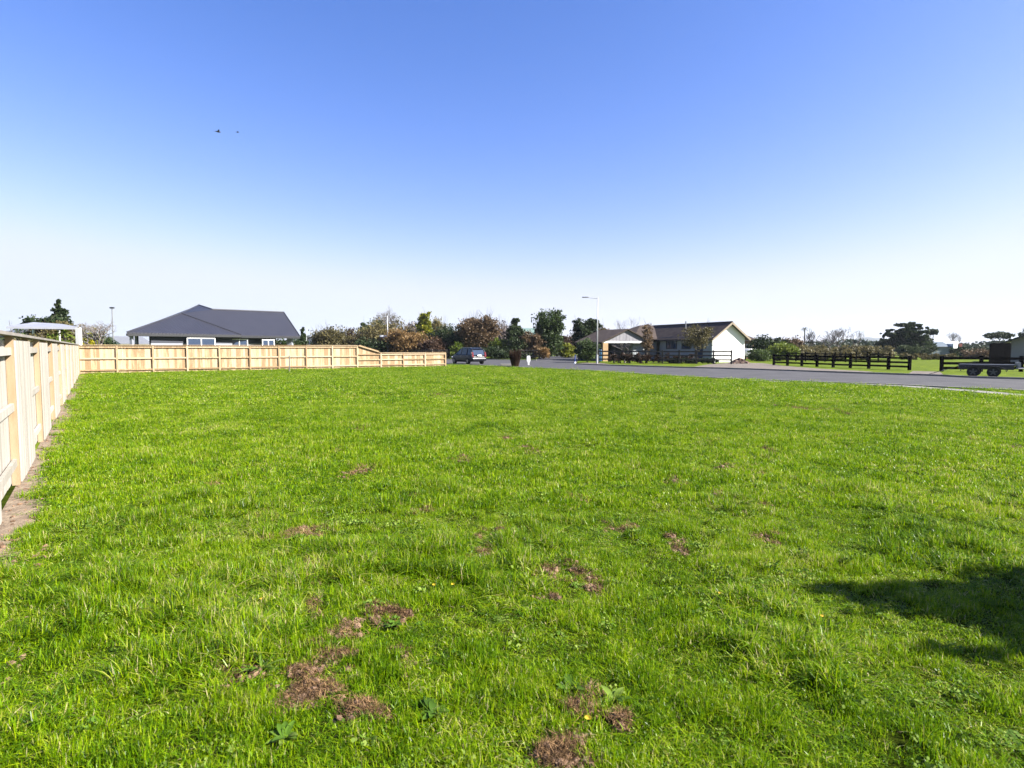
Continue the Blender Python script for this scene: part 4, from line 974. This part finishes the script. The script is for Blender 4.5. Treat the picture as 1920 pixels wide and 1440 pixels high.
def blade_tuft(name, nb_, rad, h0, h1, wd, mat, lean=.5, seed=0, segs=2, dry=.05, flat=False):
    r = np.random.default_rng(seed); V = []; F = []; T = []
    for i in range(nb_):
        a = r.uniform(0, 6.283); q = rad*math.sqrt(r.random()); x, y = q*math.cos(a), q*math.sin(a)
        h = r.uniform(h0, h1); fa = r.uniform(0, 6.283); ln = abs(r.normal(0, lean)); wv = wd*r.uniform(.6, 1.3)
        dx, dy = math.cos(fa), math.sin(fa); sx_, sy_ = -dy, dx
        tw = r.uniform(-.8, .8); sx_, sy_ = sx_*math.cos(tw)-sy_*math.sin(tw), sx_*math.sin(tw)+sy_*math.cos(tw)
        k = len(V); tt = r.uniform(.93, 1.0) if r.random() < dry else r.uniform(.12, .80)
        for s in range(segs+1):
            u = s/segs; bend = ln*u*u*h; z = h*u*(1-.35*min(ln, 1.4)*u*u); w_ = wv*(1-.85*u**1.6)
            if s < segs:
                V.append((x+dx*bend-sx_*w_/2, y+dy*bend-sy_*w_/2, z)); V.append((x+dx*bend+sx_*w_/2, y+dy*bend+sy_*w_/2, z)); T += [tt, tt]
            else: V.append((x+dx*bend, y+dy*bend, z)); T.append(tt)
        for s in range(segs-1): F.append((k+2*s, k+2*s+1, k+2*s+3, k+2*s+2))
        F.append((k+2*segs-2, k+2*segs-1, k+2*segs))
    me = bpy.data.meshes.new(name); me.from_pydata(V, [], F); me.materials.append(mat)
    at = me.attributes.new('tint', 'FLOAT', 'POINT'); at.data.foreach_set('value', np.array(T, np.float32))
    return me
def leaf_tuft(name, n, rad, size, h, mat, seed):
    r = np.random.default_rng(seed); V = []; F = []; T = []
    for i in range(n):
        a = r.uniform(0, 6.283); q = rad*math.sqrt(r.random()); c = Vector((q*math.cos(a), q*math.sin(a), h*r.uniform(.4, 1)))
        nrm = Vector((r.normal(0, .8), r.normal(0, .8), 1)).normalized(); e = nrm.orthogonal().normalized(); f = nrm.cross(e)
        s = size*r.uniform(.6, 1.2); k = len(V)
        for j in range(6):
            t = 6.283*j/6; V.append(tuple(c+e*s*math.cos(t)*.5+f*s*math.sin(t)*.5)); T.append(.35)
        T[-6:] = [r.uniform(.45, .95)]*6; F.append(tuple(range(k, k+6)))
    me = bpy.data.meshes.new(name); me.from_pydata(V, [], F); me.materials.append(mat)
    at = me.attributes.new('tint', 'FLOAT', 'POINT'); at.data.foreach_set('value', np.array(T, np.float32))
    return me
def collection_of(name, meshes):
    col = bpy.data.collections.new(name)
    for i, me in enumerate(meshes):
        o = bpy.data.objects.new('%s_%02d' % (name, i), me); col.objects.link(o)
    return col
def scatter(name, pts, rot, scl, idx, col, label, cat):
    me = bpy.data.meshes.new(name); n = len(pts); me.vertices.add(n); me.vertices.foreach_set('co', np.asarray(pts, np.float32).ravel())
    for nm, ty_, dat in (('rot', 'FLOAT_VECTOR', rot), ('scl', 'FLOAT_VECTOR', scl), ('idx', 'INT', idx)):
        at = me.attributes.new(nm, ty_, 'POINT')
        at.data.foreach_set('vector' if ty_ == 'FLOAT_VECTOR' else 'value', np.asarray(dat, np.int32 if ty_ == 'INT' else np.float32).ravel())
    o = bpy.data.objects.new(name, me); C.objects.link(o)
    ng = bpy.data.node_groups.new(name+'_nodes', 'GeometryNodeTree')
    ng.interface.new_socket('Geometry', in_out='INPUT', socket_type='NodeSocketGeometry'); ng.interface.new_socket('Geometry', in_out='OUTPUT', socket_type='NodeSocketGeometry')
    N = ng.nodes; L = ng.links; gi = N.new('NodeGroupInput'); go = N.new('NodeGroupOutput'); ip = N.new('GeometryNodeInstanceOnPoints')
    ci = N.new('GeometryNodeCollectionInfo'); ci.inputs['Collection'].default_value = col; ci.inputs['Separate Children'].default_value = True; ci.inputs['Reset Children'].default_value = True
    def na(nm, dt):
        a = N.new('GeometryNodeInputNamedAttribute'); a.data_type = dt; a.inputs['Name'].default_value = nm; return a.outputs['Attribute']
    L.new(gi.outputs[0], ip.inputs['Points']); L.new(ci.outputs[0], ip.inputs['Instance']); ip.inputs['Pick Instance'].default_value = True
    L.new(na('idx', 'INT'), ip.inputs['Instance Index']); L.new(na('rot', 'FLOAT_VECTOR'), ip.inputs['Rotation']); L.new(na('scl', 'FLOAT_VECTOR'), ip.inputs['Scale'])
    L.new(ip.outputs[0], go.inputs[0])
    md = o.modifiers.new('scatter', 'NODES'); md.node_group = ng
    return tag(o, label, cat, kind='stuff')

def polar_points(n, y0, y1, power=1.0, margin=1.12):
    """points over the ground in view between two distances (and a little beside it)"""
    u = rng.random(n)
    y = (y0**(2-power)+u*(y1**(2-power)-y0**(2-power)))**(1/(2-power)) if power != 2 else y0*(y1/y0)**u
    x = (rng.random(n)*2-1)*(.8641*y*margin+.8)
    return x, y
GR = M['grass']
fine = [blade_tuft('t', 46, .075, .022, .062, .0044, GR, .85, s, 3) for s in range(5)]
tallt = [blade_tuft('t', 34, .06, .055, .13, .0068, GR, 1.0, 20+s, 3) for s in range(3)]
clov = [leaf_tuft('t', 34, .07, .012, .045, M['dockleaf'], 40), leaf_tuft('t', 30, .06, .018, .055, M['dockleaf'], 41)]
colN = collection_of('near_tufts', fine+tallt+clov)
mid = [blade_tuft('m', 70, .17, .03, .065, .0085, GR, .6, 60+s, 2) for s in range(4)] + [blade_tuft('m', 50, .15, .05, .10, .009, GR, .7, 70+s, 2) for s in range(2)]
colM = collection_of('mid_tufts', mid)
farT = [blade_tuft('f', 90, .42, .03, .065, .020, GR, .6, 80+s, 2) for s in range(4)]
colF = collection_of('far_tufts', farT)

def lawn(n, y0, y1, power, col, kinds, name, sc0=1.0, near_=False):
    x, y = polar_points(n, y0, y1, power)
    s = soilv(x, y); keep = in_lot(x, y) & ((s < .42+.2*(rng.random(n)-.5)) | (rng.random(n) < .27)); x, y, s = x[keep], y[keep], s[keep]; m_ = len(x)
    hp_ = np.clip(.20+.60*vnoise(x, y, 1.1, 1)+1.5*(vnoise(x, y, 4.5, 2)-.38)+1.0*(vnoise(x, y, 11, 6)-.45), .22, 1.9)
    # old wheel ruts across the right of the lawn
    for (a0_, b0_) in ((G(1230, 737), G(1720, 768)), (G(1200, 745), G(1640, 775)), (G(820, 742), G(1160, 752)), (G(1050, 758), G(1500, 752))):
        dx_ = b0_.x-a0_.x; dy_ = b0_.y-a0_.y; ln_ = math.hypot(dx_, dy_); u_ = ((x-a0_.x)*dx_+(y-a0_.y)*dy_)/ln_**2; ds_ = np.abs((x-a0_.x)*dy_-(y-a0_.y)*dx_)/ln_
        hp_ = np.where((u_ > 0) & (u_ < 1) & (ds_ < .22+.1*np.sin(u_*40)) & (vnoise(x, y, 1.2, 33) > .3), hp_*.18, hp_)
    # thin patches
    thin = rng.random(m_) < ((.05+1.1*vnoise(x, y, .9, 5)+.6*vnoise(x, y, 2.6, 15)) if y0 > 5 else .35+.9*vnoise(x, y, 3.1, 5)+.5*vnoise(x, y, 10, 15)); x, y, hp_ = x[thin], y[thin], hp_[thin]; m_ = len(x)
    rot = np.zeros((m_, 3)); rot[:, 2] = rng.random(m_)*6.283; rot[:, 0] = rng.normal(0, .12, m_); rot[:, 1] = rng.normal(0, .12, m_)-.08
    sc_ = np.ones((m_, 3)); sc_[:, 0] = sc_[:, 1] = sc0*(.85+.3*rng.random(m_)); sc_[:, 2] = sc0*hp_*(.85+.3*rng.random(m_))
    idx = kinds(x, y, m_)
    scatter(name, np.stack([x, y, np.zeros(m_)], 1), rot, sc_, idx, col, *{'lawn_grass': ('short thick green grass of the lawn close by', 'grass'), 'lawn_grass_mid': ('', '')}.get(name, ('green grass of the lawn farther off, toward the fence and the road', 'grass')))
def kN(x, y, m_):
    i = rng.integers(0, 5, m_); t = vnoise(x, y, 1.3, 9)+.25*rng.random(m_); i = np.where(t > .80, 5+rng.integers(0, 3, m_), i)
    c = vnoise(x, y, 1.9, 12); c2 = vnoise(x, y, 5.5, 19); i = np.where(((c > .72) & (c2 > .55) & (rng.random(m_) < .30)) | (rng.random(m_) < .02), 8+rng.integers(0, 2, m_), i); return i
def kM(x, y, m_):
    i = rng.integers(0, 4, m_); t = vnoise(x, y, 1.3, 9)+.25*rng.random(m_); return np.where(t > .88, 4+rng.integers(0, 2, m_), i)
lawn(26000, 1.5, 7.0, .55, colN, kN, 'lawn_grass')
lawn(52000, 6.0, 19.0, .7, colM, kM, 'distant_grass')
lawn(56000, 17.0, 58.0, .8, colF, lambda x, y, m_: rng.integers(0, 4, m_), 'distant_grass')

# churned thatch and soil crumbs
th = [blade_tuft('h', 44, .034, .006, .024, .0026, M['thatch'], 1.5, 100+s, 2, dry=0) for s in range(4)]
def crumb(seed):
    r = np.random.default_rng(seed); mb = MB(); a = []
    for k_ in range(4):
        z = -.5+k_/3; rad_ = .5*math.sqrt(max(.05, 1-(2*z)**2*.9)); a.append([Vector((rad_*math.cos(t)*r.uniform(.7, 1.2), rad_*math.sin(t)*r.uniform(.7, 1.2), z*.8+r.uniform(-.08, .08))) for t in [6.283*j/6 for j in range(6)]])
    return mb.loft(a).mesh('c', M['soil'])
cr_m = [crumb(s) for s in range(4)]
colT = collection_of('thatch', th+cr_m)
X_, Y_, Z_, I_, S_ = [], [], [], [], []
for cx, cy, rx, ry, st in PW:
    A_ = rx*ry*3.14; n = int(min(2000, 30+A_*6200)) if cy < 6 else int(min(300, 20+A_*800))
    x = cx+rng.normal(0, .75, n)*rx; y = cy+rng.normal(0, .75, n)*ry; s = soilv(x, y); kq = s > .30*rng.random(n)+.10; x, y, s = x[kq], y[kq], s[kq]
    big = 1.0 if cy < 6 else 1.5
    for q in range(len(x)):
        X_.append(x[q]); Y_.append(y[q])
        if rng.random() < .38: I_.append(rng.integers(0, 4)); S_.append((big*rng.uniform(.7, 1.3),)*3); Z_.append(rng.uniform(-.012, .006)+.034*float(vnoise(x[q:q+1], y[q:q+1], 11, 31)[0])**1.6*min(1, s[q]*1.3))
        else: z_ = (.006+.034*rng.random()**2.2)*big; I_.append(4+rng.integers(0, 4)); S_.append((z_, z_*rng.uniform(.7, 1.4), z_*rng.uniform(.6, 1))); Z_.append(z_*.3+.022*float(vnoise(x[q:q+1], y[q:q+1], 11, 31)[0])**1.6*min(1, s[q]))
# crumbs along the soil strip
for i in range(2600):
    yy = 1.6+34*rng.random()**1.6; p = left_at(yy)+FD*rng.uniform(.02, .5); X_.append(p.x); Y_.append(p.y); z_ = .006+.045*rng.random()**3; Z_.append(z_*.2)
    I_.append(4+rng.integers(0, 4)); S_.append((z_, z_*1.3, z_*.5))
n = len(X_); rt = np.zeros((n, 3)); rt[:, 0] = rng.normal(0, .5, n); rt[:, 1] = rng.normal(0, .5, n); rt[:, 2] = rng.random(n)*6.28
scatter('churned_soil', np.stack([X_, Y_, Z_], 1), rt, np.array(S_), np.array(I_), colT, 'scattered tufts of dead brown thatch and soil crumbs churned up in the lawn', 'soil')
# bare soil discs under the patches, near black: hollow shade put into the colour
m = MB()
for cx, cy, rx, ry, st in PW:
    if st < .6: continue
    n = 14; ring = [(cx+rx*.6*random.uniform(.7, 1.1)*math.cos(6.283*i/n), cy+ry*.6*random.uniform(.7, 1.1)*math.sin(6.283*i/n)) for i in range(n)]
    zc = random.uniform(.006, .010)
    for i in range(n):
        a = ring[i]; b = ring[(i+1) % n]; m.face([(cx, cy, zc+.004), (a[0], a[1], .003), (b[0], b[1], .003)])
tag(m.build('bare_soil', mk('soil darkened as hollow shade', (.012, .008, .005), (.055, .034, .022), 20, .95, .8, 40)), 'bare brown soil showing where the lawn is torn up, darkened like shaded hollows', 'soil', kind='stuff')

# broad leaved weeds
def weed(label, px, py, n, L_, wd, seed, mat='dockleaf'):
    random.seed(seed); b = G(px, py); t = thing('broadleaf_weed', label, 'weed', b, 0, 'broad leaved weeds in the lawn')
    for i in range(n):
        a = 6.283*i/n+random.uniform(-.4, .4); el = random.uniform(.25, .9); l = L_*random.uniform(.35, 1.15); m = MB(); ns_ = 6; V = []
        for k_ in range(ns_+1):
            u = k_/ns_; r_ = l*u*math.cos(el*(1-.3*u)); z = .015+l*math.sin(el)*u*(1-.45*u); w_ = wd*math.sin(math.pi*min(.98, .06+u*.94))**.7*random.uniform(.85, 1.1)
            c = Vector((r_*math.cos(a), r_*math.sin(a), z)); s = Vector((-math.sin(a), math.cos(a), 0)); V.append((c-s*w_/2+Vector((0, 0, w_*.18)), c, c+s*w_/2+Vector((0, 0, w_*.18))))
        k0 = 0
        for r3 in V: m.v += [tuple(p) for p in r3]
        for k_ in range(ns_):
            for j in range(2): m.f.append((3*k_+j, 3*k_+j+1, 3*k_+j+4, 3*k_+j+3))
        o = m.build('leaf', M[mat], t, smooth=True); at = o.data.attributes.new('tint', 'FLOAT', 'POINT'); at.data.foreach_set('value', np.full(len(o.data.vertices), random.uniform(.1, .8), np.float32))
    return t
weed('low weed with large rounded leaves at the bottom edge, left of the big soil patch', 535, 1392, 20, 0.080, 0.030, 1)
weed('leafy weed right of the big soil patch near the bottom edge', 815, 1345, 18, 0.101, 0.037, 2)
weed('pale leaved weed at the left edge of the bottom right soil patch', 1068, 1300, 16, 0.086, 0.037, 3)
weed('bushy weed on the bottom right soil patch', 1150, 1320, 24, 0.086, 0.031, 4)
weed('narrow leaved weed bending over the small dark hole at left', 490, 1262, 24, 0.144, 0.014, 5)
weed('small weed beside the twin soil patch in mid lawn', 740, 1180, 16, 0.065, 0.025, 6)
weed('dark tall leaved weed in mid lawn toward the right', 1392, 950, 28, 0.144, 0.031, 7)
weed('pale round leaved weed under the small thatch patch at left', 556, 1012, 16, 0.086, 0.037, 8)
weed('pale weed standing in the grass left of the shadow', 1462, 1225, 14, 0.072, 0.025, 9)
weed('low green weed left of the centre thatch patch', 930, 1022, 18, 0.072, 0.028, 10)
weed('spreading weed between the yellow flower and the left soil patches', 470, 1135, 20, 0.086, 0.028, 11)
# dandelions
FL = ((492, 1139, 'just above the small dark hole at left'), (815, 1112, 'left one of the close pair in mid lawn'), (850, 1111, 'right one of the close pair in mid lawn'), (1543, 1173, 'just left of the tree shadow'),
 (1350, 1128, 'between the centre thatch patch and the tree shadow'), (657, 1048, 'right of the thatch patches in left mid lawn'), (1103, 1370, 'on the bottom right soil patch'), (64, 826, 'beside the soil strip along the left fence'),
 (1240, 790, 'far out on the right of the lawn'), (330, 800, 'far out on the left of the lawn'))
for px, py, wh in FL:
    b = G(px, py); t = thing('yellow_flower', 'small yellow flower '+wh, 'flower', b, random.uniform(0, 6), 'yellow flowers dotted over the lawn')
    m = MB()
    for k_ in range(14):
        a = 6.283*k_/14; m.face([(0, 0, .058), (.016*math.cos(a), .016*math.sin(a), .062), (.016*math.cos(a+.35), .016*math.sin(a+.35), .060)])
    m.build('petals', M['straw'], t); MB().tube((0, 0, 0), (0, 0, .058), .0018, n=5).build('stem', M['dockleaf'], t)

# ------------------------------------------------------------------ haze: thin air out to the hills
HZ = MB().box((0, 1600, 60-.0), (9000, 7400, 122)).build('haze', None); tag(HZ, kind='stuff')
hm = bpy.data.materials.new('thin haze'); hm.use_nodes = True; hm.cycles.homogeneous_volume = True; N = hm.node_tree.nodes; N.remove(N['Principled BSDF'])
pv = N.new('ShaderNodeVolumePrincipled'); pv.inputs['Color'].default_value = (.80, .88, 1, 1); pv.inputs['Density'].default_value = .00012; pv.inputs['Anisotropy'].default_value = .2
hm.node_tree.links.new(pv.outputs[0], N['Material Output'].inputs['Volume']); HZ.data.materials.append(hm)
